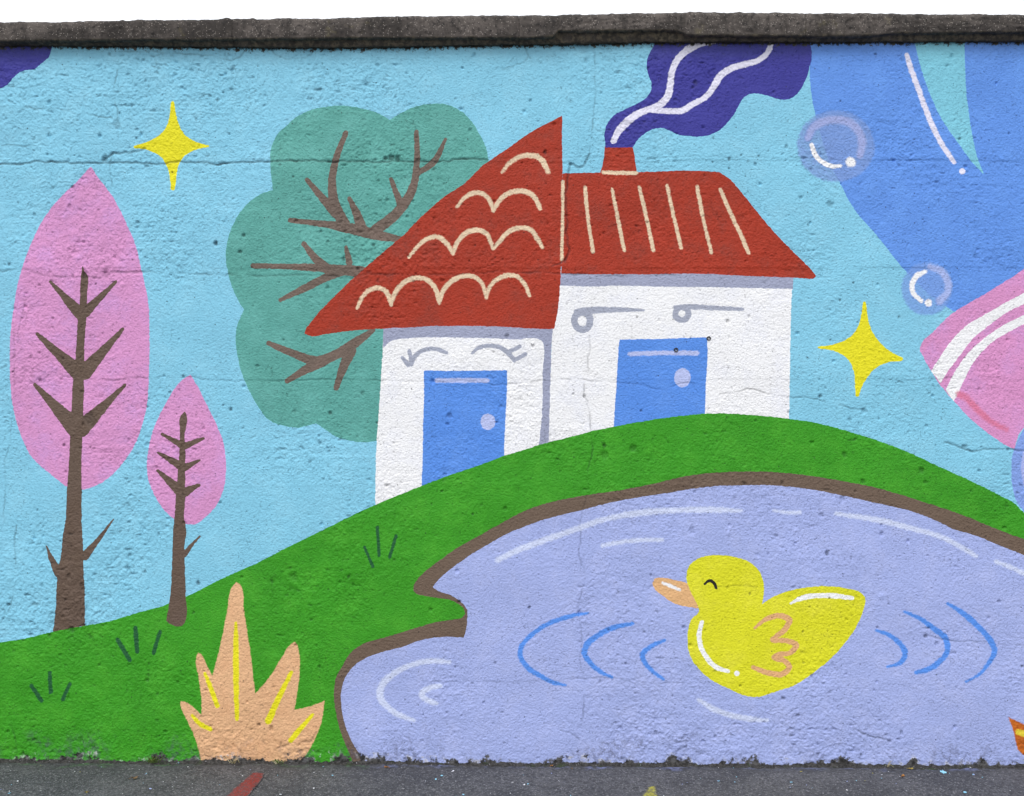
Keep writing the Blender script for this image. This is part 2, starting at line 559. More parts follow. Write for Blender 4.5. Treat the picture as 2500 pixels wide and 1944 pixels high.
PITS = [  # tile, x, y, radius px, depth mm, dark
    ('A', 1355, 1530, 13, 9, .95), ('A', 1532, 1480, 14, 7, .75), ('A', 1510, 1583, 15, 7, .7), ('A', 1080, 1083, 6, 5, .9),
    ('A', 1400, 580, 8, 5, .8), ('A', 735, 790, 26, 4, .4), ('A', 655, 1000, 18, 6, .7), ('A', 435, 1300, 14, 4, .3),
    ('A', 375, 1385, 12, 3, .3), ('A', 500, 1320, 14, 3, .3), ('A', 1440, 590, 30, 2, 0), ('A', 110, 1273, 8, 4, .6),
    ('B', 320, 992, 22, 9, .8), ('B', 285, 995, 16, 8, .8), ('B', 360, 995, 18, 8, .8), ('B', 1545, 380, 17, 4, .3), ('B', 1445, 1030, 10, 5, .7),
    ('E', 688, 965, 18, 5, .45), ('E', 675, 1018, 12, 5, .4), ('E', 985, 1007, 10, 5, .6), ('E', 660, 1335, 14, 5, .4),
    ('E', 140, 825, 14, 4, .35), ('E', 1840, 1172, 26, 6, .35), ('E', 1660, 1215, 28, 5, .25), ('E', 1465, 828, 7, 4, .8),
    ('E', 640, 1440, 9, 4, .6), ('E', 1535, 845, 10, 5, .7), ('E', 1890, 935, 8, 4, .8), ('E', 230, 1010, 6, 4, .8),
    ('H', 1188, 515, 9, 5, .85), ('H', 975, 862, 10, 4, .6), ('H', 1955, 310, 10, 4, .6), ('H', 1690, 655, 10, 3, .5),
    ('F', 1155, 935, 15, 5, .35), ('F', 1065, 990, 14, 4, .35), ('F', 1035, 1210, 16, 5, .4), ('F', 1550, 1030, 11, 4, .4),
    ('F', 945, 490, 6, 4, .8), ('F', 1090, 130, 7, 4, .8), ('F', 1375, 345, 6, 4, .8), ('F', 1005, 240, 6, 4, .8),
    ('F', 1790, 603, 6, 4, .6), ('F', 1880, 800, 10, 4, .35), ('F', 890, 1590, 16, 5, .35), ('F', 1020, 1490, 18, 4, .2),
    ('F', 2060, 1180, 10, 5, .6), ('F', 1790, 1160, 18, 5, .5), ('F', 1520, 1310, 18, 5, .4), ('F', 1545, 1385, 14, 4, .3),
    ('C', 760, 1243, 13, 5, .4), ('C', 945, 1285, 24, 5, .4), ('C', 1860, 1612, 18, 4, .25), ('C', 1230, 340, 9, 5, .7),
    ('C', 310, 1000, 10, 5, .8), ('C', 385, 975, 7, 4, .8), ('C', 495, 978, 7, 4, .8), ('C', 1760, 870, 7, 4, .8), ('C', 210, 870, 6, 3, .6),
    ('D', 245, 145, 12, 4, .4), ('D', 535, 85, 22, 6, .5), ('D', 665, 80, 22, 5, .4), ('D', 560, 985, 40, 4, .35), ('D', 590, 1030, 20, 4, .3),
    ('D', 1150, 720, 10, 5, .7), ('D', 75, 690, 6, 4, .8), ('D', 925, 910, 9, 4, .7), ('D', 1400, 900, 8, 4, .6), ('D', 330, 355, 7, 4, .5),
    ('D', 565, 1165, 7, 4, .6), ('D', 55, 15, 12, 5, .6), ('D', 1780, 490, 8, 4, .5), ('D', 1850, 940, 14, 4, .3),
    ('G', 55, 495, 12, 7, .9), ('G', 20, 585, 8, 5, .8), ('G', 128, 404, 8, 4, .6), ('G', 1215, 545, 8, 4, .6), ('G', 1840, 320, 30, 5, .3),
    ('G', 800, 270, 16, 4, .4), ('G', 910, 290, 10, 4, .5), ('G', 995, 55, 10, 4, .4), ('G', 430, 315, 14, 4, .3),
    ('I', 490, 183, 16, 3, 0), ('I', 1265, 445, 18, -3, 0), ('I', 1545, 695, 14, 6, .8), ('I', 940, 455, 7, 4, .85), ('I', 440, 427, 8, 3, .7),
    ('I', 300, 390, 10, 4, .3), ('I', 740, 1190, 14, 5, .6), ('I', 380, 1005, 10, 5, .5), ('I', 1320, 1355, 12, 6, .6), ('I', 305, 45, 14, -3, 0),
    ('I', 1310, 490, 8, 4, .6), ('I', 1240, 640, 8, 4, .5), ('I', 75, 30, 20, 4, .2),
]

rough_map = 0.50 + 1.3 * noise(GX, GZ, 0.5, 1) + 0.9 * noise(GX, GZ, 0.17, 2) + 0.35 * np.clip(-GX / 2, 0, 1)
for _q, _r, _v in ((on_wall(1000, 1000), 0.30, -0.45), (on_wall(1650, 880), 0.32, -0.45), (on_wall(300, 350), 0.40, 0.45), (on_wall(1080, 600), 0.30, 0.35),
                   (on_wall(700, 1050), 0.3, 0.3), (on_wall(2150, 1550), 0.35, 0.35), (on_wall(250, 1450), 0.25, 0.35)):
    rough_map += _v * np.exp(-((GX - _q[0]) ** 2 + (GZ - _q[1]) ** 2) / _r ** 2)
rough_map = np.clip(rough_map, 0.16, 1.6)
bed = np.zeros_like(GX)                                  # pour lines between the lifts of concrete
for (_v, _a) in ((395, 1.0), (655, 0.9), (926, 0.6), (1665, 0.4), (1190, 0.25)):
    zz = on_wall(1250, _v)[1] + 0.006 * noise(GX, GX * 0, 0.25, int(_v)) + 0.004 * noise(GX, GX * 0, 0.06, int(_v))
    near = np.exp(-((GZ - zz - 0.02) / 0.045) ** 2)
    rough_map += _a * 0.55 * near * np.clip(0.7 + 1.5 * noise(GX, GZ * 0, 0.22, 78), 0, 1.4)
    bed += _a * 0.0016 * np.clip(0.6 + 2.2 * noise(GX, GX * 0, 0.3, 77), 0, 1.3) * np.exp(-np.clip(GZ - zz, 0, 9) / 0.05) * (GZ > zz)
rough_map += 0.55 * np.exp(-(GZ / 0.16) ** 2) + 0.35 * np.exp(-((GZ - WALL_TOP) / 0.2) ** 2)
H = 0.007 * noise(GX, GZ, 0.55, 3) + 0.004 * noise(GX, GZ, 0.2, 4) + bed
nm = noise(GX, GZ, 0.060, 5)
nf = noise(GX + 0.01 * nm, GZ, 0.034, 6)
wx, wz = GX + 0.006 * nm, GZ + 0.006 * noise(GX, GZ, 0.05, 14)
ng = noise(wx, wz, 0.0170, 7)
ngg = noise(wx, wz, 0.0105, 12)
H += rough_map * (0.0018 * nm + 0.0026 * np.abs(nf) + 0.0030 * np.abs(ng) + 0.0027 * np.abs(ngg) - 0.003)
tear = np.clip(1.6 * (noise(GX + 0.012 * nm, GZ * 1.9, 0.036, 8) + 0.6 * noise(GX, GZ * 1.4, 0.016, 9) - (0.70 - 0.27 * rough_map)), 0, 1)
H -= 0.007 * tear * (rough_map > 0.3)                    # torn voids in the roughcast
grime = np.clip(tear * 1.5 * (0.5 + noise(GX, GZ, 0.12, 15)), 0, 0.62)


def carve(cx, cz, r, depth, dark):
    i0, i1 = np.searchsorted(xs, [cx - 2.2 * r, cx + 2.2 * r])
    j0, j1 = np.searchsorted(zs, [cz - 2.2 * r, cz + 2.2 * r])
    if i1 <= i0 or j1 <= j0:
        return
    X, Z = GX[j0:j1, i0:i1], GZ[j0:j1, i0:i1]
    d = np.hypot(X - cx, (Z - cz) * (1.0 + 0.25 * math.sin(cx * 91)))
    d = d * (1 + 0.5 * noise(X, Z, max(0.008, r), 13))
    f = np.clip(1.35 - d / r, 0, 1)
    f = f * f * (3 - 2 * f)
    H[j0:j1, i0:i1] -= depth * f
    grime[j0:j1, i0:i1] = np.maximum(grime[j0:j1, i0:i1], dark * np.clip(f * 1.1, 0, 1))


for ti, px, py, r, dm, dk in PITS:
    q = parse('%s %f,%f' % (ti, px, py))[0]
    carve(q[0], q[1], max(0.0045, r * KZ * 0.001529), dm * 0.001, dk)
for _ in range(900):
    cxx, czz = rng.uniform(-2.2, 2.2), rng.uniform(0.03, WALL_TOP)
    r = 0.0024 + 0.006 * rng.random() ** 5
    carve(cxx, czz, r, 0.002 + r * 0.5, rng.choice([0.0, 0.2, 0.45, 0.8], p=[.3, .35, .25, .1]))
for s, w, dep, dark in CRACKS:
    pts = np.array([(a[0], a[1]) for a in parse(s)])
    c = catmull(pts, False, 0.006)
    jit = len(s)
    c = c + 0.006 * np.stack([noise(c[:, 0], c[:, 1], 0.022, jit), noise(c[:, 1], c[:, 0], 0.022, jit + 1)], 1) \
          + 0.010 * np.stack([noise(c[:, 0], c[:, 1], 0.09, jit), noise(c[:, 1], c[:, 0], 0.09, jit + 1)], 1)
    ww = max(0.0028, w * KZ * 0.001529)
    for k in range(len(c) - 1):
        a, b = c[k], c[k + 1]
        str_ = float(np.clip(0.55 + 1.5 * noise(a[0], a[1], 0.07, jit + 5), 0.65 if dark >= 0.85 else 0.0, 1.1))
        lo, hi = np.minimum(a, b) - 2.5 * ww, np.maximum(a, b) + 2.5 * ww
        i0, i1 = np.searchsorted(xs, [lo[0], hi[0]])
        j0, j1 = np.searchsorted(zs, [lo[1], hi[1]])
        if i1 <= i0 or j1 <= j0:
            continue
        X, Z = GX[j0:j1, i0:i1], GZ[j0:j1, i0:i1]
        ab = b - a
        L2 = ab @ ab + 1e-12
        tt = np.clip(((X - a[0]) * ab[0] + (Z - a[1]) * ab[1]) / L2, 0, 1)
        d = np.hypot(X - a[0] - tt * ab[0], Z - a[1] - tt * ab[1])
        f = np.clip(1.5 - d / ww, 0, 1) * str_
        grime[j0:j1, i0:i1] = np.maximum(grime[j0:j1, i0:i1], dark * f)
        sub = H[j0:j1, i0:i1]
        base = sub + 0
        H[j0:j1, i0:i1] = base - dep * 0.35 * np.clip(f, 0, 1)

# paint edge wobble
WOB = 0.0016 * noise(GX, GZ, 0.03, 20) + 0.0020 * noise(GX, GZ, 0.011, 21) + 0.0014 * noise(GX, GZ, 0.0075, 23) + 0.0030 * noise(GX, GZ, 0.16, 22)
# distance below the ragged underside of the coping
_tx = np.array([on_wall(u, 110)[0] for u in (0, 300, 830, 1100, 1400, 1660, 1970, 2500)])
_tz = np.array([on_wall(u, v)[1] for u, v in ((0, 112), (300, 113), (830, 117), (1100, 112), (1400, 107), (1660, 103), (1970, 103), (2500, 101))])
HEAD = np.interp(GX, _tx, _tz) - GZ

# ------------------------------------------------------------------ the mural
WHITE = (246, 246, 251); SKYB = (134, 203, 229); PINK = (217, 150, 200); BROWN = (102, 84, 72); TEAL = (92, 166, 156)
TWIG = (112, 97, 87); RED = (170, 52, 28); CREAM = (230, 206, 174); GREY = (160, 165, 190); LASH = (166, 171, 188)
DOOR = (88, 144, 230); KNOB = (186, 196, 238); GREEN = (57, 152, 26); BLADE = (28, 92, 50); POND = (166, 179, 230)
GLINT = (206, 215, 243); RIPPLE = (88, 146, 234); YEL = (222, 221, 34); STARY = (234, 225, 28); BEAK = (226, 178, 126)
WING = (226, 174, 122); SMOKE = (58, 57, 149); SMOKEHL = (230, 228, 245); HAIR = (98, 149, 230); HAIRT = (128, 202, 222)
SAND = (230, 182, 138); ORANGE = (204, 110, 24)

M = []          # painter's order


def motif(name, color, shapes, parent=None, soft=0.0, opacity=1.0, label=None, mott=0.05, mat=None):
    M.append(dict(name=name, color=color, shapes=shapes if isinstance(shapes, list) else [shapes], parent=parent,
                  soft=soft, opacity=opacity, label=label, mott=mott, mat=mat or name + '_paint'))
    return len(M) - 1


motif('painted_cloud', SMOKE, poly("A -900,180* 300,180* 322,262 318,330 300,365 255,400 215,432 150,440 100,470 60,515 30,545 -10,562 -200,600 -900,640*"),
      label='dark purple painted cloud cut off at the upper left corner of the mural', mat='purple')
motif('painted_star', STARY, poly("A 1073,642* 1083,634 1092,642* 1100,690 1115,750 1140,815 1190,868 1240,893 1308,912* 1314,918 1308,926* 1240,938 1170,970 1130,1010 1112,1060 1105,1130 1098,1190* 1085,1196 1072,1190* 1063,1100 1045,1040 1020,995 975,960 910,938 842,930* 836,922 842,915* 930,888 1000,850 1040,800 1060,740"),
      label='yellow four-pointed painted star above the tall pink tree', mat='yellow_star')
pt = motif('painted_tree', PINK, poly("A 568,1046* 620,1120 700,1225 760,1330 810,1440 850,1540 885,1680 D 905,110 930,250 937,450 932,700 925,860 890,1030 840,1160 760,1280 680,1360 600,1405 520,1428 430,1415 350,1360 260,1290 185,1210 145,1130 108,1030 80,920 65,800 58,600 65,430 85,270 110,140 150,0 A 200,1520 250,1410 310,1320 400,1220 490,1130 530,1085"),
           label='tall pink painted tree with brown trunk at the left', mott=0.09, mat='pink')
motif('painted_trunk', BROWN, [poly("D 518,25* 530,60 546,80 548,180 541,300 540,370 530,480 525,640 525,760 520,980 515,1110 510,1250 513,1430 512,1600 G 512,0 522,120 525,250 530,450 531,628* 440,648 330,668* 345,560 358,340 383,170 395,60 D 408,1650 420,1450 430,1270 440,1120 450,950 455,780 468,640 478,500 485,370 498,270 507,120"),
      stroke("D 315,124,10 500,320,40"), stroke("D 728,122,9 530,320,32"), stroke("D 232,452,11 485,690,50"), stroke("D 768,422,13 530,690,50"),
      stroke("D 213,770,9 470,1040,58"), stroke("D 785,770,10 510,1045,54"), stroke("D 712,1615,7 620,1740,16 535,1845,30"), stroke("G 290,128,4 320,205,16 372,300,30")], pt, mat='brown')
pt2 = motif('painted_tree', PINK, poly("D 1195,703* 1240,780 1290,880 1330,960 1370,1050 1405,1150 1420,1250 1418,1350 1395,1450 1350,1540 1290,1600 1230,1645 1165,1645 1090,1610 1020,1540 960,1440 930,1360 922,1270 935,1170 960,1070 1000,970 1040,890 1090,800 1140,740"),
            label='small pink painted tree between the tall pink tree and the hill', mott=0.09, mat='pink')
TR2 = [poly("D 1160,935* 1172,960 1162,1080 1165,1200 1165,1310 1165,1480 1163,1650 G 1165,0 1158,150 1162,250 1165,440 1163,600 1152,622 1060,612 1045,598 1050,560 1068,450 1078,300 1082,150 1090,0 D 1098,1600 1105,1460 1115,1350 1125,1200 1130,1080 1137,960"),
      stroke("D 1018,1080,7 1140,1150,24"), stroke("D 1275,1108,11 1160,1155,24"), stroke("D 993,1198,7 1135,1280,28"), stroke("D 1252,1245,10 1150,1295,28"),
      stroke("D 990,1310,9 1130,1435,36"), stroke("D 1250,1400,13 1150,1450,34"), stroke("G 1255,65,5 1200,125,14 1160,180,18")]
tt = motif('painted_tree', TEAL, poly("A 1715,1195* 1700,1050 1705,930 1740,850 1800,790 1870,730 1950,690 2050,668 2135,662 B 90,675 190,695 260,720 312,750* 370,715 440,680 520,658 600,650 680,660 760,700 820,755 870,830 900,890 925,960 932,1010 950,1150 1000,1600* E 400,700* 300,1105* 215,1125 120,1130 50,1120 -25,1100 D 2050,1060 1985,1015* 1930,1028 1870,1042 1790,1030 1700,1000 1620,910 1560,800 1510,680 1485,560 1478,470 1490,390 1530,300* 1480,210 1445,110 1425,20 A 1422,1560 1440,1470 1480,1380 1540,1300 1620,1230"),
           label='round teal painted tree with bare brown branches behind the house', mott=0.10, mat='teal')
motif('painted_branch', TWIG, [stroke(q) for q in (
    "Z 620,470,5 690,478,8 745,487,11 800,500,11 860,512,6", "Z 738,284,5 718,335,7 708,400,9 715,440,11 735,480,12",
    "Z 655,384,5 685,420,8 715,455,10", "Z 888,281,5 889,340,6 880,400,9 850,450,11 800,492,12", "Z 950,297,4 925,345,7 890,370,6",
    "Z 834,382,5 848,420,7 856,440,9", "Z 745,424,5 758,450,8 772,488,11")], tt, mat='twig_brown')
motif('painted_branch', TWIG, [stroke(q) for q in (
    "Z 540,567,6 640,570,7 700,573,9 770,580,12", "Z 648,520,5 670,548,8 695,572,11", "Z 738,528,4 745,560,7", "Z 598,640,4 650,615,8 700,590,9 730,578,11")], tt, mat='twig_brown')
motif('painted_branch', TWIG, [stroke(q) for q in (
    "Z 573,732,5 620,752,8 680,770,10 720,755,10 760,730,10 797,704,5", "Z 612,813,6 650,790,9 690,770,11", "Z 717,828,5 730,790,9 748,748,12")], tt, mat='twig_brown')

hr = motif('painted_house', WHITE, poly("E 1385,40* F 718,60* 704,170 694,500 690,800 683,1060* E 1280,1250* 1326,600 1338,400"),
           label='white painted right half of the house with glancing eyes and a lower ridge roof', mott=0.02, mat='white')
hl = motif('painted_house', WHITE, poly("E 275,380* 1345,380* 1328,500 1310,1200* 700,1400 220,1600* 222,1500 230,1150 242,950 262,650"),
           label='white painted left half of the house with closed smiling eyes under a peaked roof', mott=0.02, mat='white')
motif('painted_eave_shadow', GREY, poly("E 1387,50* F 716,80* 708,167* 400,160 0,155 E 1800,150 1500,152 1376,150*"), hr, mat='grey')
motif('painted_eave_shadow', GREY, poly("E 272,390* 1342,390* 1330,480 1325,700 1308,1170* 1248,1170* 1268,950 1272,700 1283,530 1278,500 1262,488 1100,484 800,478 420,480 345,488 300,512 270,545*"), hl, mat='grey')
dl = motif('painted_door', DOOR, poly("E 528,682* 800,684 1052,679* 1048,800 1036,1050 1025,1300* 512,1470* 520,1200 525,1000"), hl, mat='door_blue')
motif('painted_highlight', KNOB, stroke("E 608,744,11 760,744,13 925,744,11"), hl, soft=0.006, mat='door_glint')
motif('painted_door_knob', KNOB, ellipse('E', 930, 1003, 44, 48), hl, soft=0.003, mat='knob')
motif('painted_door', DOOR, poly("E 1755,488* F -180,482 168,474* 171,540 165,700 152,1010* E 1712,1150* 1735,800"), hr, mat='door_blue')
motif('painted_highlight', KNOB, stroke("E 1820,577,11 2000,572,14 F 105,572,12"), hr, soft=0.006, mat='door_glint')
motif('painted_door_knob', KNOB, ellipse('F', 15, 727, 51, 61), hr, soft=0.003, mat='knob')
motif('painted_eye', LASH, [stroke("E 670,570,12 620,550,14 560,545,14 500,565,14 460,610,14 445,645,12"), stroke("E 435,560,11 450,620,12"), stroke("E 390,600,10 430,645,13")], hl, soft=0.003, mat='lash_grey')
motif('painted_eye', LASH, [stroke("E 828,575,8 870,540,13 940,525,13 1000,535,13 1050,565,14 1085,605,13 1095,620,10"), stroke("E 1130,530,9 1070,560,12"), stroke("E 1165,578,10 1110,610,12")], hl, soft=0.003, mat='lash_grey')
motif('painted_eye', LASH, [ring('E', 1522, 370, 50, 56, 21), stroke("E 1485,312,18 1560,305,20 1700,300,16 1800,300,12 1910,303,4")], hr, soft=0.003, mat='lash_grey')
motif('painted_eye', LASH, [ring('F', 12, 325, 42, 40, 18), stroke("F -30,286,14 60,282,16 120,284,15 250,290,13 395,297,8")], hr, soft=0.003, mat='lash_grey')
rl = motif('painted_roof', RED, poly("B 1396,726* 1340,755 1210,825 1100,900 980,985 900,1040 800,1140 650,1240 560,1320 470,1400 400,1475 300,1560 200,1648 E -10,190 D 2030,290 1960,370 1918,430 1914,450 1940,462 2050,450 E 0,438 250,420 500,406 800,402 1000,406 1200,415 1345,420* 1360,350 1380,200 1388,70* B 1391,1650 1395,1400 1398,1100 1396,900"), hl, mott=0.12, mat='roof_red')
rr_ = motif('painted_roof', RED, poly("B 1398,1089* 1640,1082 1870,1080 2135,1072 C 150,1075 250,1080* 320,1130 420,1250 520,1370 620,1490 720,1590 790,1655 F 845,70 856,88 838,105* 700,98 400,85 0,72 E 1800,78 1388,72* B 1392,1600 1398,1300"), hr, mott=0.12, mat='roof_red')
chim = motif('painted_chimney', RED, poly("B 1665,918* 1838,918* 1850,990 1869,1094* 1633,1094* 1655,1000"), hr, mott=0.12, mat='roof_red')
motif('painted_chimney_band', CREAM, stroke("B 1655,1082,12 1760,1086,13 1862,1088,12"), hr, soft=0.004, mat='cream')
for s in ("B 1020,1080,10 1060,1030,14 1120,990,16 1180,975,16 1240,985,16 1290,1040,15 1308,1080,11",):
    motif('painted_tile_scallop', CREAM, stroke(s), hl, soft=0.007, mat='cream_spray')
SC = [["B 735,1300,9 780,1245,13 850,1212,15 910,1225,14 945,1270,13 963,1325,9", "B 963,1325,9 1000,1260,13 1070,1210,15 1140,1200,16 1210,1225,15 1240,1270,14 1258,1310,11"],
      ["B 432,1615,9 490,1545,14 560,1495,15 620,1490,15 670,1530,14 710,1598,9", "B 710,1598,9 740,1520,13 800,1460,15 860,1445,15 920,1470,14 945,1520,13 963,1565,9", "B 963,1565,9 1000,1520,12 1060,1455,15 1130,1432,15 1190,1440,15 1240,1500,14 1270,1552,11"],
      ["E 108,290,10 140,220,13 190,175,13 240,162,13 290,185,13 310,225,13 320,268,8", "E 320,268,9 345,195,13 400,130,14 470,100,14 540,108,14 595,160,14 623,258,9", "E 623,258,9 645,185,13 700,122,14 780,88,14 850,95,13 900,150,13 918,226,8", "E 918,226,8 945,150,12 1000,100,13 1060,82,14 1110,90,13 1160,140,12 1190,212,8"]]
for row in SC:
    motif('painted_tile_scallop', CREAM, [stroke(q) for q in row], hl, soft=0.006, mat='cream_spray')
for s in ("B 1400,1142,10 1398,1400,11 1393,1630,10", "B 1540,1178,10 1555,1350,12 1590,1580,10", "B 1710,1188,10 1745,1370,13 1785,1572,11",
          "B 1880,1175,10 1922,1350,12 1970,1572,10", "B 2055,1165,10 2095,1350,11 2145,1558,10", "C 108,1172,10 142,1350,12 198,1588,11",
          "C 255,1190,11 320,1340,12 380,1470,12 432,1588,11"):
    motif('painted_roof_line', CREAM, stroke(s), hr, soft=0.005, mat='cream_line')
hair = motif('painted_hair', HAIR, poly("C 800,150* 812,300 818,500 835,650 855,740 900,900 960,1060 1010,1160 1050,1240 1140,1370 1220,1460 1300,1560 1385,1668 F 1440,80 1560,200 1680,285 1725,312* 3200,-200* C 3200,150*"),
             label='large area of cornflower blue painted hair filling the upper right', mat='hair_blue')
motif('painted_hair_gap', HAIRT, poly("C 1440,150* 1795,150* 1790,330 1797,520 1815,700 1840,850 1870,990 1914,1102* 1830,1010 1740,890 1640,740 1580,610 1530,480 1495,360 1468,250"), hair, mat='pale_teal')
motif('painted_highlight', SMOKEHL, stroke("C 1425,345,13 1450,430,14 1500,560,14 1550,700,14 1600,820,15 1660,930,14 1722,1020,11"), hair, soft=0.005, mat='hair_glint')
motif('painted_highlight', SMOKEHL, ellipse('C', 1775, 1077, 20, 20), hair, soft=0.004, mat='hair_glint')
smoke = motif('painted_smoke', SMOKE, poly("B 1668,925* 1664,830 1685,770 1740,715 1800,685 1870,650 1930,605 1955,560 1955,520 1935,470 1925,410 1940,340 1970,290 2000,150* C 780,150* 815,270 828,330 820,400 800,470 770,540 735,590 690,620 650,628 600,618 550,600 490,588 440,590 400,610 370,660 345,710 300,770 230,830 160,855 100,860 40,855 0,850 B 2080,825 2010,805 1960,815 1900,850 1860,890 1842,925*"),
              label='dark purple painted smoke rising from the chimney to the coping', mat='purple')
motif('painted_highlight', SMOKEHL, [stroke("B 1718,885,14 1745,830,18 1800,770,20 1880,710,20 1960,680,20 2020,650,20 2060,600,20 2075,530,20 2085,450,20 2110,390,20 2161,330,20 C 60,305,20 120,278,18 215,262,14"),
      stroke("B 1940,690,16 2050,697,16 2161,690,18 C 80,655,18 160,610,18 210,550,18 250,480,18 320,430,18 420,400,18 500,375,17 550,330,16 580,262,14")], smoke, soft=0.004, mat='smoke_glint')
bb = motif('painted_bubble', (126, 156, 214), ellipse('C', 980, 918, 238, 220), soft=0.012, opacity=0.8, label='larger translucent painted bubble on the edge of the blue hair', mat='bubble')
motif('painted_highlight', (160, 172, 222), stroke("C 805,865,12 830,810,17 900,765,20 980,752,20 1070,775,20 1125,830,20 1145,900,20 1130,975,14"), bb, soft=0.012, mat='bubble_rim')
motif('painted_highlight', WHITE, stroke("C 828,910,11 850,970,14 900,1020,14 950,1043,13 1012,1042,8"), bb, soft=0.004, mat='bubble_glint')
motif('painted_highlight', WHITE, ellipse('C', 1072, 1020, 28, 28), bb, soft=0.008, mat='bubble_glint')
sb = motif('painted_bubble', (122, 160, 226), ellipse('F', 1550, 168, 155, 162), soft=0.012, opacity=0.8, label='smaller translucent painted bubble at the tip of the blue hair', mat='bubble')
motif('painted_highlight', (168, 184, 234), stroke("F 1570,32,12 1640,60,17 1682,130,18 1676,200,17 1630,245,20"), sb, soft=0.010, mat='bubble_rim')
motif('painted_highlight', WHITE, stroke("F 1540,60,12 1490,85,15 1458,140,15 1465,195,14 1515,245,12"), sb, soft=0.005, mat='bubble_glint')
motif('painted_highlight', WHITE, ellipse('F', 1560, 256, 22, 22), sb, soft=0.005, mat='bubble_glint')
sl = motif('painted_sleeve', (219, 148, 198), poly("F 3200,-400* 2300,-50 2161,45 2000,150 1850,240 1700,330 1600,430 1520,508 1505,540 1530,600 1600,720 1720,870 1850,1010 1960,1095 2060,1160 2100,1175* 2130,1080 2161,1040 3200,500*"),
           label='pink painted sleeve with two white stripes at the right edge', mott=0.06, mat='pink')
motif('painted_stripe', WHITE, poly("F 1575,685* 1640,590 1720,480 1800,400 1900,340 2020,270 2161,195 2300,120* 2300,190* 2161,262 2050,320 1940,400 1850,470 1740,610 1680,690 1640,757*"), sl, soft=0.002, mat='white_stripe')
motif('painted_stripe', WHITE, poly("F 1672,803* 1730,690 1800,590 1890,500 1980,430 2080,370 2161,335 2300,270* 2300,330* 2161,390 2060,445 1980,490 1900,560 1830,650 1780,750 1722,872*"), sl, soft=0.002, mat='white_stripe')
motif('painted_fold', (216, 112, 140), stroke("F 1750,830,12 1790,845,14 1860,920,16 1950,1000,16 2050,1052,12"), sl, soft=0.012, opacity=0.75, mat='fold_pink')
lap = motif('painted_skirt', (132, 162, 228), poly("F 3200,600* 2161,1040 2120,1120 2090,1200 2083,1300 2090,1420 2110,1500 2161,1572 2400,1800 3200,2100*"), label='periwinkle blue painted shape under the pink sleeve at the right edge', mat='periwinkle')
motif('painted_highlight', (172, 184, 236), stroke("F 2165,1200,10 2158,1300,12 2170,1400,10"), lap, soft=0.006, mat='bubble_rim')
hill = motif('painted_hill', GREEN, poly("G -3200,1000* -1500,900 -400,790 0,732 200,700 330,668 530,630 700,595 850,550 1060,490 1200,430 1400,330 1600,240 1800,140 2000,40 2080,0 E 220,1525 515,1405 800,1300 1030,1220 1250,1150 1500,1085 1718,1035 1900,1000 2135,968 F 150,955 280,952 450,962 690,985 900,1020 1150,1090 1400,1180 1600,1270 1800,1365 2000,1460 2100,1512 2161,1572 2400,1720 3200,2300* 5200,3900* G -3200,2200*"),
             label='green painted hill curving under the house and round the pond', mott=0.10, mat='grass_green')
bank = motif('painted_bank', (111, 93, 79), poly("H 100,1900* 100,1560 65,1450 25,1350 -5,1260 -30,1150 -40,1050 -25,950 15,880 60,805 130,750 250,710 350,680 480,640 600,605 700,587 770,572 786,552 775,520 740,490 680,465 600,450 520,436 480,425 463,405 480,350 530,290 620,220 720,150 850,75 980,0 E 1100,1590 1250,1530 1400,1490 1550,1465 1800,1424 1980,1390 F 0,1349 150,1330 300,1320 450,1317 600,1321 800,1340 1000,1370 1250,1425 1450,1480 1650,1545 1800,1600 1900,1640 2030,1690 I 2161,80 2600,250 3600,700* 4400,2400*"),
             hill, label='brown painted bank line round the pond', mat='bank_brown')
pond = motif('painted_pond', POND, poly("H 140,1900* 135,1500 122,1440 80,1370 40,1270 10,1150 5,1050 30,960 80,890 170,830 280,790 400,755 500,720 600,702 700,695 776,700* 790,660 800,570 800,530 770,490 700,440 620,410 583,384* 610,345 680,280 780,210 900,135 1050,50 1165,3 E 1350,1600 1510,1560 1700,1510 1900,1475 2050,1452 F 60,1427 200,1411 400,1402 600,1405 800,1425 1000,1460 1250,1520 1450,1565 1600,1620 1720,1680 I 1850,60 2000,120 2161,182 2600,380 3500,800* 4300,2400*"),
             label='lavender blue painted pond with the yellow duck on it', mott=0.05, mat='pond_lavender')
motif('painted_trunk', BROWN, TR2, pt2, mat='brown')
for s in ("H 990,215,12 1100,160,14 1250,103,15 1480,22,15 E 1650,1620,15 1850,1580,15 2100,1560,14 F 200,1556,14 385,1562,8", "H 1650,125,8 1800,97,11 2025,88,8",
          "F 590,1560,7 660,1572,9 755,1572,7", "F 980,1580,10 1150,1605,13 1330,1640,13 1480,1680,13 I 1620,62,12 1740,118,11 1860,190,7", "I 1985,225,7 2080,260,11 2161,300,11 2300,360,8",
          "H 685,855,9 560,850,14 430,880,15 330,935,16 260,1010,17 252,1080,17 300,1140,16 370,1190,16 465,1222,8", "H 630,1005,9 560,1020,16 515,1060,18 540,1090,16 608,1118,8",
          "I 115,1092,7 200,1145,14 320,1190,14 450,1215,13 550,1222,7"):
    motif('painted_glint', GLINT, stroke(s), pond, soft=0.010, mat='pond_glint')
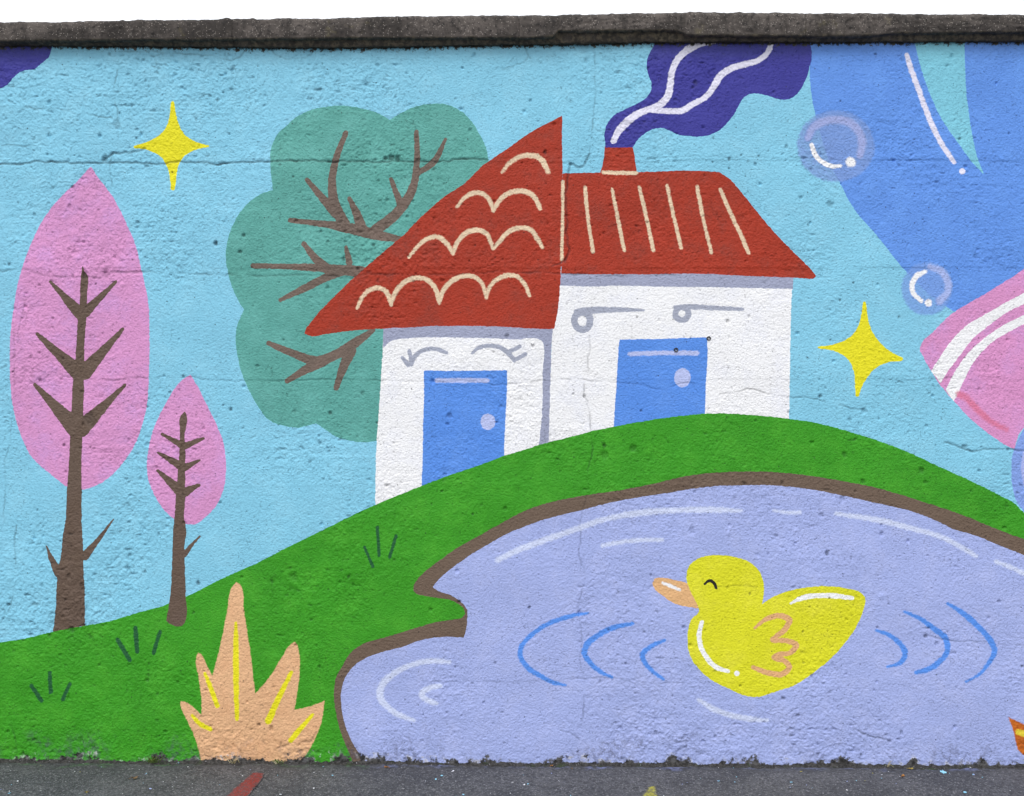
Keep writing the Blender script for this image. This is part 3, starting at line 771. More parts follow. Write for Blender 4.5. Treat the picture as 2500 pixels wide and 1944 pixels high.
for s in ("H 1555,550,6 1440,570,12 1300,620,13 1200,690,14 1140,760,14 1130,810,14 1170,880,14 1270,950,13 1340,985,12 1415,1002,6",
          "H 1838,615,9 1720,640,14 1620,690,15 1550,750,16 1535,790,15 1570,860,13 1640,920,12 1710,952,6", "H 2038,720,8 1950,760,12 1900,810,14 1910,850,13 1960,910,12 2030,962,7",
          "I 1235,658,7 1320,690,12 1390,750,15 1415,800,15 1390,855,13 1305,885,7", "I 1410,540,6 1520,590,13 1600,650,15 1670,710,16 1677,790,15 1620,860,14 1560,900,13 1480,920,8",
          "I 1680,488,9 1780,550,15 1880,640,16 1950,720,17 1975,780,16 1940,860,12 1880,930,9 1795,978,6"):
    motif('painted_ripple', RIPPLE, stroke(s), pond, soft=0.006, mat='ripple_blue')
beak_ = poly("H 1960,360 1975,335 2020,325 2100,340 2180,362 I 80,400* 140,520* 50,510 0,500 H 2100,490 2040,450 1980,400")
duck = motif('painted_duck', YEL, poly("I 516,492* 600,440 700,405 820,382 950,378 1060,395 1140,420 1165,450 1160,500 1130,590 1090,670 1010,770 920,860 830,930 720,1000 600,1040 480,1072 400,1062 300,1020 200,970 110,890 65,820 48,740 50,660 70,590 122,535 100,480 60,400 40,320 60,250 110,210 180,187 260,183 350,195 430,225 490,275 520,340 528,410"),
             label='yellow painted duck with closed eye swimming on the pond', mott=0.06, mat='duck_yellow')
M.insert(duck, dict(name='painted_beak', color=BEAK, shapes=[beak_], parent=duck + 1, soft=0.0, opacity=1.0, label=None, mott=0.05, mat='beak'))
duck += 1
motif('painted_highlight', WHITE, stroke("H 2028,358,8 2085,382,11 2132,404,9"), duck, soft=0.005, mat='duck_glint')
motif('painted_eye', (30, 28, 24), stroke("I 155,365,8 185,344,10 213,358,10 228,392,8"), duck, mat='black')
motif('painted_highlight', WHITE, [stroke("I 137,605,8 120,680,13 130,760,14 170,830,15 230,890,15 302,912,10"), ellipse('I', 357, 926, 17, 17)], duck, soft=0.003, mat='duck_glint')
motif('painted_highlight', WHITE, stroke("I 695,487,4 770,452,14 870,438,16 980,441,17 1082,454,11"), duck, soft=0.003, mat='duck_glint')
motif('painted_wing', WING, stroke("I 468,642,9 550,582,14 640,567,16 688,592,16 660,650,16 600,700,17 582,714,16 660,722,17 733,752,18 700,795,17 615,812,16 590,824,15 660,850,17 688,885,17 650,928,17 560,925,15 460,890,12"), duck, soft=0.003, mat='wing')
motif('painted_star', STARY, poly("F 1149,250* 1158,243 1168,250* 1180,330 1200,420 1250,500 1320,560 1398,600* 1402,612 1395,623* 1320,628 1240,660 1180,720 1140,790 1122,842* 1112,846 1102,842* 1098,770 1090,690 1060,620 1000,570 930,550 868,546* 862,538 866,530* 950,520 1040,490 1100,440 1130,370 1145,290"),
      label='yellow four-pointed painted star between the house and the pink sleeve', mat='yellow_star')
pl = motif('painted_plant', SAND, poly("G 1484,358 1458,385 1430,520 1400,690 1360,850 1335,945* 1300,880 1262,807 1245,797 1235,830 1250,960 1265,1080 1268,1190* 1220,1145 1160,1102 1135,1100 1140,1145 1180,1230 1220,1320 1250,1420 1265,1520* 1870,1520* 1960,1370 2020,1220 2038,1100* 1960,1130 1845,1160* 1870,1020 1882,900 1870,780 1850,735 1830,745 1770,830 1700,940 1605,1052* 1580,860 1550,660 1530,500 1515,390"),
           soft=0.004, label='spiky sand coloured painted plant with yellow veins at the foot of the hill', mat='sand')
for s in ("G 1482,608,8 1483,800,16 1485,1000,17 1488,1212,9", "G 1288,930,11 1330,1030,15 1365,1130,13", "G 1830,920,12 1760,1060,15 1685,1225,19", "G 1207,1190,9 1250,1240,13 1320,1280,10", "G 1965,1185,9 1890,1270,14 1825,1350,15"):
    motif('painted_vein', STARY, stroke(s), pl, soft=0.004, mat='vein_yellow')
for tri_, lb in ((("G 738,715,11 815,845,12", "G 850,640,11 862,790,11", "G 1005,665,11 965,800,11"), 'three dark green painted grass blades under the small pink tree'),
                 (("G 197,1005,11 258,1100,12", "G 312,925,10 318,1045,11", "G 438,995,10 395,1090,11"), 'three dark green painted grass blades at the lower left'),
                 (("H 155,135,9 205,255,11", "H 235,10,10 245,185,10", "H 352,65,8 312,198,10"), 'three dark green painted grass blades left of the pond')):
    motif('painted_grass', BLADE, [stroke(q) for q in tri_], soft=0.004, label=lb, mat='blade_green')
leaf_ = motif('painted_leaf', ORANGE, poly("I 2065,1205* 2110,1228 2161,1250 2260,1240* 2400,1560* 2300,1600* 2161,1440 2125,1400 2110,1340 2095,1280"), soft=0.004, label='orange painted leaf tip at the lower right corner', mott=0.2, mat='orange')
motif('painted_vein', (228, 206, 60), stroke("I 2125,1295,14 2165,1310,16"), leaf_, soft=0.006, mat='vein_yellow')

for m in M:
    if m['name'] in ('painted_tile_scallop', 'painted_roof_line'):
        for kind, p in m['shapes']:
            if kind == 'stroke':
                p[:, 2] *= 0.84

# ------------------------------------------------------------------ cutting the wall face along the paint outlines
vx, vz = GX.ravel().copy(), GZ.ravel().copy()
fields = np.stack([H.ravel(), np.clip(grime, 0, 1).ravel(), WOB.ravel(), HEAD.ravel()], 1)
tris = grid_tris(NR, NC)
label = np.full(len(tris), -1, np.int32)
prev = np.full(len(tris), -1, np.int32)
NG = len(vx)
BAND = 0.02


def seg_dist(px, pz, a, b):
    ab = b[:2] - a[:2]
    L2 = ab @ ab + 1e-14
    t = np.clip(((px - a[0]) * ab[0] + (pz - a[1]) * ab[1]) / L2, 0, 1)
    return np.hypot(px - a[0] - t * ab[0], pz - a[1] - t * ab[1]), t


def eval_sdf(shapes):
    D = np.full((NR, NC), BAND)
    ex, ez = vx[NG:], vz[NG:]
    E = np.full(len(ex), BAND)
    for kind, p in shapes:
        d = np.full((NR, NC), BAND)
        lo, hi = p[:, :2].min(0) - 0.06, p[:, :2].max(0) + 0.06
        em = np.nonzero((ex > lo[0]) & (ex < hi[0]) & (ez > lo[1]) & (ez < hi[1]))[0]
        qx, qz = ex[em], ez[em]
        e = np.full(len(em), BAND)
        n = len(p)
        rng_ = range(n) if kind == 'poly' else range(n - 1)
        for k in rng_:
            a, b = p[k], p[(k + 1) % n]
            rad = max(a[2], b[2]) if kind == 'stroke' else 0.0
            m = BAND + rad
            i0, i1 = np.searchsorted(xs, [min(a[0], b[0]) - m, max(a[0], b[0]) + m])
            j0, j1 = np.searchsorted(zs, [min(a[1], b[1]) - m, max(a[1], b[1]) + m])
            if i1 > i0 and j1 > j0:
                dd, t = seg_dist(GX[j0:j1, i0:i1], GZ[j0:j1, i0:i1], a, b)
                if kind == 'stroke': dd = dd - (a[2] + (b[2] - a[2]) * t)
                d[j0:j1, i0:i1] = np.minimum(d[j0:j1, i0:i1], dd)
            if len(em):
                w = np.nonzero((qx > min(a[0], b[0]) - m) & (qx < max(a[0], b[0]) + m) & (qz > min(a[1], b[1]) - m) & (qz < max(a[1], b[1]) + m))[0]
                if len(w):
                    dd, t = seg_dist(qx[w], qz[w], a, b)
                    if kind == 'stroke': dd = dd - (a[2] + (b[2] - a[2]) * t)
                    e[w] = np.minimum(e[w], dd)
        if kind == 'poly':
            par = np.zeros((NR, NC + 1), np.int32)
            epar = np.zeros(len(em), bool)
            for k in range(n):
                a, b = p[k], p[(k + 1) % n]
                if a[1] == b[1]: continue
                z0, z1 = (a[1], b[1]) if a[1] < b[1] else (b[1], a[1])
                j0, j1 = np.searchsorted(zs, [z0, z1])
                if j1 > j0:
                    xc = a[0] + (zs[j0:j1] - a[1]) / (b[1] - a[1]) * (b[0] - a[0])
                    np.add.at(par, (np.arange(j0, j1), np.searchsorted(xs, xc)), 1)
                if len(em):
                    w = np.nonzero((qz >= z0) & (qz < z1))[0]
                    if len(w):
                        xc = a[0] + (qz[w] - a[1]) / (b[1] - a[1]) * (b[0] - a[0])
                        epar[w] ^= (qx[w] > xc)
            inside = (np.cumsum(par, 1)[:, :NC] % 2) == 1
            d = np.where(inside, -d, d)
            e = np.where(epar, -e, e)
        D = np.minimum(D, d)
        E[em] = np.minimum(E[em], e)
    return np.concatenate([D.ravel(), E])


for k, m in enumerate(M):
    d = eval_sdf(m['shapes']) + fields[:, 2] - 0.7 * m['soft']
    s = d < 0
    cnt = s[tris].sum(1)
    full = cnt == 3
    prev[full] = label[full]
    label[full] = k
    cut = np.nonzero((cnt == 1) | (cnt == 2))[0]
    if not len(cut):
        continue
    T = tris[cut]
    st = s[T]
    odd_in = cnt[cut] == 1
    which = np.where(odd_in[:, None], st, ~st).argmax(1)
    r = np.arange(len(cut))
    a, b, c = T[r, which], T[r, (which + 1) % 3], T[r, (which + 2) % 3]
    NV = len(vx)
    e1 = np.stack([np.minimum(a, b), np.maximum(a, b)], 1)
    e2 = np.stack([np.minimum(a, c), np.maximum(a, c)], 1)
    key = np.concatenate([e1[:, 0] * (NV + 1) + e1[:, 1], e2[:, 0] * (NV + 1) + e2[:, 1]])
    uk, inv = np.unique(key, return_inverse=True)
    p, q = uk // (NV + 1), uk % (NV + 1)
    t = np.clip(d[p] / (d[p] - d[q]), 0.02, 0.98)
    vx = np.concatenate([vx, vx[p] + t * (vx[q] - vx[p])])
    vz = np.concatenate([vz, vz[p] + t * (vz[q] - vz[p])])
    fields = np.concatenate([fields, fields[p] + t[:, None] * (fields[q] - fields[p])])
    pab, pac = NV + inv[:len(cut)], NV + inv[len(cut):]
    old = label[cut]
    oldp = prev[cut]
    lab_odd = np.where(odd_in, k, old)
    lab_rest = np.where(odd_in, old, k)
    pr_odd = np.where(odd_in, old, oldp)
    pr_rest = np.where(odd_in, oldp, old)
    tris[cut] = np.stack([a, pab, pac], 1)
    label[cut] = lab_odd
    prev[cut] = pr_odd
    tris = np.concatenate([tris, np.stack([pab, b, c], 1), np.stack([pab, c, pac], 1)])
    label = np.concatenate([label, lab_rest, lab_rest]).astype(np.int32)
    prev = np.concatenate([prev, pr_rest, pr_rest]).astype(np.int32)

CO = np.stack([vx, -fields[:, 0], vz], 1)        # +height comes forward, towards -y
NO = vnormals(CO, tris)

wall = bpy.data.objects.new('mural', None)
link(wall)
tag(wall, 'long concrete garden wall covered by a bright mural of house, trees, hill and duck pond', 'mural')

shown = [np.array(alb(SKYB))]


def part_mesh(k, name, mat, shapes=None, soft=0.0, extra=None):
    idx = np.nonzero(label == k)[0]
    T = tris[idx]
    used, inv = np.unique(T, return_inverse=True)
    T = inv.reshape(-1, 3)
    me = mesh_arrays(name, CO[used], T, [mat])
    at = me.attributes.new('grime', 'FLOAT', 'POINT')
    at.data.foreach_set('value', fields[used, 1].astype(np.float32))
    at = me.attributes.new('headroom', 'FLOAT', 'POINT')
    at.data.foreach_set('value', fields[used, 3].astype(np.float32))
    if soft is not None and shapes is not None:
        dd = eval_sdf_at(shapes, vx[used], vz[used]) + fields[used, 2] - 0.7 * soft
        at = me.attributes.new('ed', 'FLOAT', 'POINT')
        at.data.foreach_set('value', np.clip(-dd, 0, 1).astype(np.float32))
        cols = np.array([c for c in shown])[prev[idx] + 1]
        acc = np.zeros((len(used), 3))
        w = np.zeros(len(used))
        for j in range(3):
            w += np.bincount(T[:, j], minlength=len(used))
            for ax in range(3):
                acc[:, ax] += np.bincount(T[:, j], cols[:, ax], minlength=len(used))
        acc /= np.maximum(w, 1)[:, None]
        at = me.attributes.new('under', 'FLOAT_COLOR', 'POINT')
        at.data.foreach_set('color', np.concatenate([acc, np.ones((len(used), 1))], 1).astype(np.float32).ravel())
    me.normals_split_custom_set_from_vertices(NO[used].astype(np.float32).tolist()) if len(used) else None
    return me


def eval_sdf_at(shapes, px, pz):
    D = np.full(len(px), BAND)
    for kind, p in shapes:
        d = np.full(len(px), BAND)
        n = len(p)
        for k in (range(n) if kind == 'poly' else range(n - 1)):
            a, b = p[k], p[(k + 1) % n]
            dd, t = seg_dist(px, pz, a, b)
            if kind == 'stroke': dd = dd - (a[2] + (b[2] - a[2]) * t)
            d = np.minimum(d, dd)
        if kind == 'poly':
            ins = np.zeros(len(px), bool)
            for k in range(n):
                a, b = p[k], p[(k + 1) % n]
                if a[1] == b[1]: continue
                w = (pz >= min(a[1], b[1])) & (pz < max(a[1], b[1]))
                xc = a[0] + (pz - a[1]) / (b[1] - a[1]) * (b[0] - a[0])
                ins ^= w & (px > xc)
            d = np.where(ins, -d, d)
        D = np.minimum(D, d)
    return D


for m in M:
    u = np.array(alb(m['color']))
    shown.append(u)

sky_mat = paint_mat('sky_blue_paint', SKYB, mottling=0.05)
conc = plain_mat('bare_concrete', (120, 116, 112), 0.9, 0, (92, 89, 86), 30)
me = part_mesh(-1, 'wall_face', sky_mat)
face = link(bpy.data.objects.new('wall_face', me), wall)
tag(face, 'sky blue painted background of the mural on rough render')

OB = {}
for k, m in enumerate(M):
    softish = m['soft'] > 0 or m['opacity'] < 1
    mat = paint_mat(m['mat'], m['color'], m['soft'], m['opacity'], m['mott'])
    if not np.any(label == k):
        print('EMPTY motif', m['name']); continue
    me = part_mesh(k, m['name'], mat, m['shapes'] if softish else None, m['soft'])
    OB[k] = bpy.data.objects.new(m['name'], me)
    if m['label']: OB[k]['label'] = m['label']
for k, m in enumerate(M):
    if k in OB:
        link(OB[k], OB[m['parent']] if m['parent'] is not None else wall)
        if m['parent'] is not None and M[m['parent']]['parent'] is not None:
            OB[k].parent = OB[M[m['parent']]['parent']]

# body of the wall behind the painted face
TH = 0.22
bm = bmesh.new()
x0, x1 = xs[0], xs[-1]
yb = 0.02
v = [bm.verts.new(q) for q in ((x0, yb, 0), (x1, yb, 0), (x1, TH, 0), (x0, TH, 0), (x0, yb, WALL_TOP), (x1, yb, WALL_TOP), (x1, TH, WALL_TOP), (x0, TH, WALL_TOP))]
for f in ((0, 1, 5, 4), (1, 2, 6, 5), (2, 3, 7, 6), (3, 0, 4, 7), (4, 5, 6, 7), (3, 2, 1, 0)):
    bm.faces.new([v[i] for i in f])
me = bpy.data.meshes.new('wall_core')
bm.to_mesh(me); bm.free()
me.materials.append(conc)
link(bpy.data.objects.new('wall_core', me), wall)

# ------------------------------------------------------------------ coping blocks
cmat = coping_mat()
YF = -0.046
_top = [(-2500, 58), (0, 51), (150, 50), (286, 47), (412, 45), (595, 43), (800, 41), (973, 37), (1145, 35), (1316, 34), (1488, 31), (1640, 27), (1774, 27), (1946, 28), (2175, 30), (2347, 31), (2500, 33), (5000, 40)]
_bot = [(-2500, 104), (0, 102), (300, 99), (560, 98), (830, 95), (1290, 94), (1350, 92), (1362, 77), (1650, 76), (1680, 88), (1980, 90), (2150, 88), (2190, 83), (2500, 80), (5000, 80)]
tX = [on_wall(u, v, YF)[0] for u, v in _top]; tZ = [on_wall(u, v, YF)[1] for u, v in _top]
bX = [on_wall(u, v, YF)[0] for u, v in _bot]; bZ = [on_wall(u, v, YF)[1] for u, v in _bot]
joints = [on_wall(u, 60, YF)[0] for u in (-2200, -1536, -835, -135, 566, 1267, 1967, 2668, 3370, 4070, 4700)]
joints[0], joints[-1] = xs[0], xs[-1]
for a, b in zip(joints[:-1], joints[1:]):
    vis = a < 2.2 and b > -2.2
    step = 0.005 if vis else 0.03
    X = np.concatenate([[a + 0.0004], np.arange(a + 0.004, b - 0.004, step), [b - 0.0004]])
    # cross-section, from the wall top up over the lip and down the back: (y, z-fraction or absolute, grime)
    prof = []
    nF = 18 if vis else 5
    zt = np.interp(X, tX, tZ); zb = np.interp(X, bX, bZ)
    zpaint = np.interp(X, _tx, _tz) - 0.004
    zpaint = np.minimum(zpaint, zb - 0.002)
    rowsY, rowsZ, rowsG = [], [], []

    def row(y, z, g):
        rowsY.append(np.full(len(X), y) if np.isscalar(y) else y)
        rowsZ.append(z); rowsG.append(np.full(len(X), g))
    row(0.06, zpaint + 0.002, 1.0)
    row(-0.012, zpaint + 0.001, 1.0)
    for f in np.linspace(0, 1, 6):
        row(-0.016 - 0.012 * f, zpaint + (zb - zpaint) * f, 0.95)
    row(-0.036, zb + 0.001, 0.9)
    row(-0.042, zb + 0.002, 0.8)
    for f in np.linspace(0, 1, nF):
        rad = 0.012
        zz = zb + 0.006 + (zt - 0.020 - zb - 0.006) * f
        row(YF - 0.002 * math.sin(f * 3.1), zz, max(0.0, 0.6 - f * 9))
    for an in np.linspace(15, 90, 6 if vis else 3):
        row(YF + 0.02 - 0.02 * math.cos(R(an)), zt - 0.020 + 0.020 * math.sin(R(an)), 0.0)
    for yy in (0.0, 0.04, 0.1, 0.17, 0.24):
        row(yy, zt + 0.012 * math.sin(min(1, (yy + 0.06) / 0.2) * 1.57), 0.0)
    row(0.28, zt - 0.01, 0.0)
    row(0.28, zb, 0.3)
    row(0.20, zpaint, 0.5)
    Y, Z, G_ = np.array(rowsY), np.array(rowsZ), np.array(rowsG)
    XX = np.tile(X, (len(Y), 1))
    per = np.cumsum(np.concatenate([[0], np.hypot(np.diff(Y[:, 0]), np.diff(Z[:, 0]))]))[:, None] + 0 * XX
    n1 = 0.0045 * noise(XX, per, 0.11, 31) + 0.0028 * noise(XX, per, 0.035, 32) + 0.0026 * noise(XX, per, 0.014, 33)
    lump = np.clip(noise(XX, per, 0.045, 35) - 0.34, 0, 1) * 0.024
    co = np.stack([XX, Y, Z], 2).reshape(-1, 3)
    T = grid_tris(len(Y), len(X))
    nn = vnormals(co, T)
    co = co + nn * (n1 + lump * (per > per.mean() * 0.5)).reshape(-1, 1)
    # chipped ends at the joints
    endd = np.minimum(co[:, 0] - a, b - co[:, 0])
    co = co - nn * (0.0014 * np.exp(-np.clip(endd, 0, 1) / 0.006) * (1 + noise(co[:, 2], co[:, 1], 0.02, 36)))[:, None]
    # end caps
    nrow, ncol = len(Y), len(X)
    caps = []
    for ccol in (0, ncol - 1):
        cidx = np.arange(nrow) * ncol + ccol
        cen = len(co)
        co = np.concatenate([co, co[cidx].mean(0)[None]])
        G_ = np.concatenate([G_.ravel(), [1.0]])
        for j in range(nrow):
            p, q = cidx[j], cidx[(j + 1) % nrow]
            caps.append((cen, p, q) if ccol else (cen, q, p))
    T = np.concatenate([T, np.array(caps)])
    me = mesh_arrays('coping_block', co, T, [cmat])
    at = me.attributes.new('grime', 'FLOAT', 'POINT')
    gg = G_.ravel()
    gg = np.clip(gg + 0.9 * noise(co[:, 0], co[:, 2], 0.05, 37) * (gg > 0.02), 0, 1)
    at.data.foreach_set('value', gg.astype(np.float32))
    link(bpy.data.objects.new('coping_block', me), wall)

# ------------------------------------------------------------------ metal anchors in the wall
steel = plain_mat('dull_steel', (120, 122, 126), 0.45, 0.9)
dark = plain_mat('anchor_bore', (14, 14, 15), 0.8)
for ti, px, py in (('F', 180, 480), ('E', 2110, 552)):
    q = parse('%s %f,%f' % (ti, px, py))[0]
    i, j = np.searchsorted(xs, q[0]), np.searchsorted(zs, q[1])
    y = -H[j, i]
    bm = bmesh.new()
    ringv = []
    for rr, yy in ((0.0028, 0.004), (0.0032, -0.003), (0.0052, -0.004), (0.0082, -0.003), (0.0084, 0.006)):
        ringv.append([bm.verts.new((q[0] + rr * math.cos(t), y + yy, q[1] + rr * math.sin(t))) for t in np.linspace(0, 2 * math.pi, 20, endpoint=False)])
    for r0, r1 in zip(ringv[:-1], ringv[1:]):
        for n in range(20):
            f = bm.faces.new((r0[n], r0[(n + 1) % 20], r1[(n + 1) % 20], r1[n]))
            f.material_index = 1 if r0 is ringv[0] or r0 is ringv[2] else 0
    f = bm.faces.new(ringv[0]); f.material_index = 1
    bmesh.ops.recalc_face_normals(bm, faces=bm.faces)
    me = bpy.data.meshes.new('wall_anchor')
    bm.to_mesh(me); bm.free()
    me.materials.append(steel); me.materials.append(dark)
    link(bpy.data.objects.new('wall_anchor', me), wall)

# ------------------------------------------------------------------ pavement
gxs = np.concatenate([[-300, -80, -25], np.linspace(-9, -2.2, 20), np.arange(-2.15, 2.15, 0.007), np.linspace(2.2, 9, 20), [25, 80, 300]])
gys = np.concatenate([[-300, -60, -15], np.linspace(-5, -0.8, 20), np.arange(-0.75, 0.02, 0.007), np.linspace(0.05, 1, 6), [5, 20, 80, 300]])
PX, PY = np.meshgrid(gxs, gys)


def ground_h(x, y):
    x, y = np.asarray(x, float), np.asarray(y, float)
    near = np.clip(1.2 - np.abs(x) / 3, 0, 1) * np.clip(1.5 + y, 0, 1) * (y < 0.3)
    return near * (0.004 * noise(x, y, 0.5, 41) + 0.0022 * noise(x, y, 0.09, 42) + 0.0013 * noise(x, y, 0.03, 43) + 0.0018 * noise(x, y, 0.016, 44)) - 0.002


PZ = ground_h(PX, PY)
me = mesh_arrays('pavement', np.stack([PX, PY, PZ], 2).reshape(-1, 3), grid_tris(len(gys), len(gxs)), [asphalt_mat()])
pave = tag(link(bpy.data.objects.new('pavement', me)), 'grey asphalt pavement along the foot of the painted wall', None, None, 'structure')


def ground_paint(name, s, color, lb, cover):
    kind, p = poly(s, on_ground)
    lo, hi = p.min(0) - 0.02, p.max(0) + 0.02
    X, Y = np.meshgrid(np.arange(lo[0], hi[0], 0.005), np.arange(lo[1], hi[1], 0.005))
    d = eval_sdf_at([('poly', p)], X.ravel(), Y.ravel()) + 0.004 * noise(X.ravel(), Y.ravel(), 0.02, 50)
    T = grid_tris(*X.shape)
    T = T[(d[T] < 0.004).all(1)]
    used, inv = np.unique(T, return_inverse=True)
    co = np.stack([X.ravel(), Y.ravel(), ground_h(X.ravel(), Y.ravel()) + 0.0035], 1)[used]
    me = mesh_arrays(name, co, inv.reshape(-1, 3), [asphalt_mat(name + '_paint', color, cover)])
    at = me.attributes.new('ed', 'FLOAT', 'POINT')
    at.data.foreach_set('value', np.clip(0.003 - d[used], -1, 1).astype(np.float32))
    o = link(bpy.data.objects.new(name, me), pave)
    tag(o, lb)


ground_paint('paint_stripe', "G 1585,1556* 1620,1552 1656,1558* 1645,1590 1600,1648 1556,1698 1500,1780* 1370,1780* 1426,1698 1500,1630", (150, 48, 40), 'worn brick red painted stripe on the pavement', 0.9)
ground_paint('paint_mark', "H 1895,1705* 1925,1665 1948,1638 1975,1636 1985,1660 1995,1705 2010,1780* 1840,1780*", (205, 196, 40), 'speckled yellow paint mark on the pavement', 0.75)

# dirt and moss heaped in the joint between wall and pavement
dX = np.concatenate([np.linspace(-5.4, -2.15, 60), np.arange(-2.1, 2.1, 0.005), np.linspace(2.15, 5.4, 60)])
hh = 0.005 + 0.009 * np.clip(noise(dX, dX * 0, 0.22, 60) + 0.25 + 0.6 * noise(dX, dX * 0, 0.05, 61), 0, 1)
ww = 0.016 + 0.028 * np.clip(noise(dX, dX * 0, 0.3, 62) + 0.3 + 0.6 * noise(dX, dX * 0, 0.04, 63), 0, 1)
co = []
NRW = 9
for j in range(NRW):
    f = j / (NRW - 1)
    yy = 0.006 - (ww + 0.006) * f
    zz = hh * (1 - f) ** 1.7 - 0.004 * f
    zz = zz + (0.006 * noise(dX, yy, 0.018, 64) + 0.004 * noise(dX, yy, 0.009, 65)) * math.sin(3.14 * min(f + 0.25, 1))
    co.append(np.stack([dX, yy - 0.004 * noise(dX, zz, 0.015, 66), zz], 1))
td = NT('damp_dirt')
pos = td.n('ShaderNodeTexCoord').outputs['Object']
c = td.mix(td.ramp(td.noise(pos, 90, 5, 0.7), 0.4, 0.62), (0.016, 0.015, 0.014), (0.060, 0.057, 0.054))
c = td.mix(td.math('MULTIPLY', td.ramp(td.noise(pos, 14, 5, 0.7), 0.54, 0.66), 0.7), c, (0.030, 0.048, 0.018))
c = td.mix(td.math('MULTIPLY', td.ramp(td.noise(pos, 130, 3, 0.7), 0.66, 0.70), 0.8), c, (0.5, 0.5, 0.55))
td.l(c, td.bsdf.inputs['Base Color'])
td.bsdf.inputs['Roughness'].default_value = 0.95
bmp = td.n('ShaderNodeBump'); bmp.inputs['Distance'].default_value = 0.004
td.l(td.noise(pos, 200, 4, 0.7), bmp.inputs['Height']); td.l(bmp.outputs[0], td.bsdf.inputs['Normal'])
me = mesh_arrays('dirt', np.concatenate(co), grid_tris(NRW, len(dX))[:, ::-1], [td.m])
tag(link(bpy.data.objects.new('dirt', me)), 'dark dirt and moss heaped along the joint of wall and pavement', 'dirt', None, 'stuff')

# ------------------------------------------------------------------ small things on the pavement
chip_mats = [plain_mat('chip_blue', (150, 210, 235)), plain_mat('chip_white', (225, 226, 232)), plain_mat('chip_lilac', (176, 186, 232)), plain_mat('chip_grit', (150, 150, 154)), plain_mat('chip_yellow', (190, 180, 70))]


def chip(bm, x, y, r, mi, thick=0.0012):
    n = random.randint(5, 7)
    z = float(ground_h(x, y)) + 0.0012
    tx, ty = random.uniform(-.25, .25), random.uniform(-.25, .25)
    top, bot = [], []
    a0 = random.random() * 6
    for i in range(n):
        a = a0 + i * 2 * math.pi / n
        q = r * random.uniform(0.55, 1.15)
        dx, dy = q * math.cos(a), q * 1.2 * math.sin(a)
        dz = dx * tx + dy * ty + abs(tx + ty) * r * 0.5
        top.append(bm.verts.new((x + dx, y + dy, z + dz + thick)))
        bot.append(bm.verts.new((x + dx, y + dy, z + dz)))
    f = bm.faces.new(top); f.material_index = mi
    for i in range(n):
        f = bm.faces.new((bot[i], bot[(i + 1) % n], top[(i + 1) % n], top[i])); f.material_index = mi


bm = bmesh.new()
for _ in range(260):
    x, y = random.uniform(-2.1, 2.1), -random.uniform(0.02, 0.62)
    chip(bm, x, y, random.uniform(0.0008, 0.0022) if random.random() < 0.86 else random.uniform(0.002, 0.0045), random.choices([0, 1, 2, 3, 4], [2, 3, 1.5, 6, 0.4])[0])
for s, r, mi in (("G 60,1678", .006, 0), ("G 1760,1690", .006, 1), ("G 1030,1488", .006, 1), ("G 1120,1488", .004, 0), ("H 640,1568", .005, 0), ("H 712,1538", .004, 1), ("H 775,1685", .004, 0),
                 ("I 698,1610", .006, 0), ("I 1570,1512", .005, 1), ("I 1822,1515", .005, 1), ("I 1790,1672", .006, 0), ("I 1840,1560", .003, 0), ("I 1900,1578", .003, 0), ("G 310,1480", .004, 1), ("G 545,1672", .004, 4), ("H 1180,1620", .003, 0), ("I 1050,1605", .004, 2), ("G 945,1652", .004, 2), ("I 760,1540", .005, 4)):
    q = parse(s, on_ground)[0]
    chip(bm, q[0], q[1], r, mi)
bmesh.ops.recalc_face_normals(bm, faces=bm.faces)
me = bpy.data.meshes.new('paint_flakes'); bm.to_mesh(me); bm.free()
for q in chip_mats: me.materials.append(q)
tag(link(bpy.data.objects.new('paint_flakes', me)), 'tiny paint flakes and grit scattered over the asphalt', 'paint flakes', None, 'stuff')

bm = bmesh.new()
q = parse("I 1655,1548", on_ground)[0]
x, y = q[0], q[1]
pts = [(-.011, .002), (-.006, .010), (.000, .006), (.004, .014), (.006, .004), (.012, .001), (.007, -.006), (.002, -.004), (-.004, -.010), (-.006, -.003)]
z = float(ground_h(x, y)) + 0.001
tv = [bm.verts.new((x + a, y + 1.6 * b, z + 0.0025 + 0.08 * b)) for a, b in pts]
bv = [bm.verts.new((x + a, y + 1.6 * b, z + 0.0012 + 0.08 * b)) for a, b in pts]
bm.faces.new(tv); bm.faces.new(bv[::-1])
for i in range(len(pts)):
    bm.faces.new((bv[i], bv[(i + 1) % len(pts)], tv[(i + 1) % len(pts)], tv[i]))
bmesh.ops.recalc_face_normals(bm, faces=bm.faces)
me = bpy.data.meshes.new('paint_flake'); bm.to_mesh(me); bm.free(); me.materials.append(chip_mats[0])
tag(link(bpy.data.objects.new('paint_flake', me)), 'jagged sky blue paint flake, the largest one lying on the pavement at right', 'paint flake')


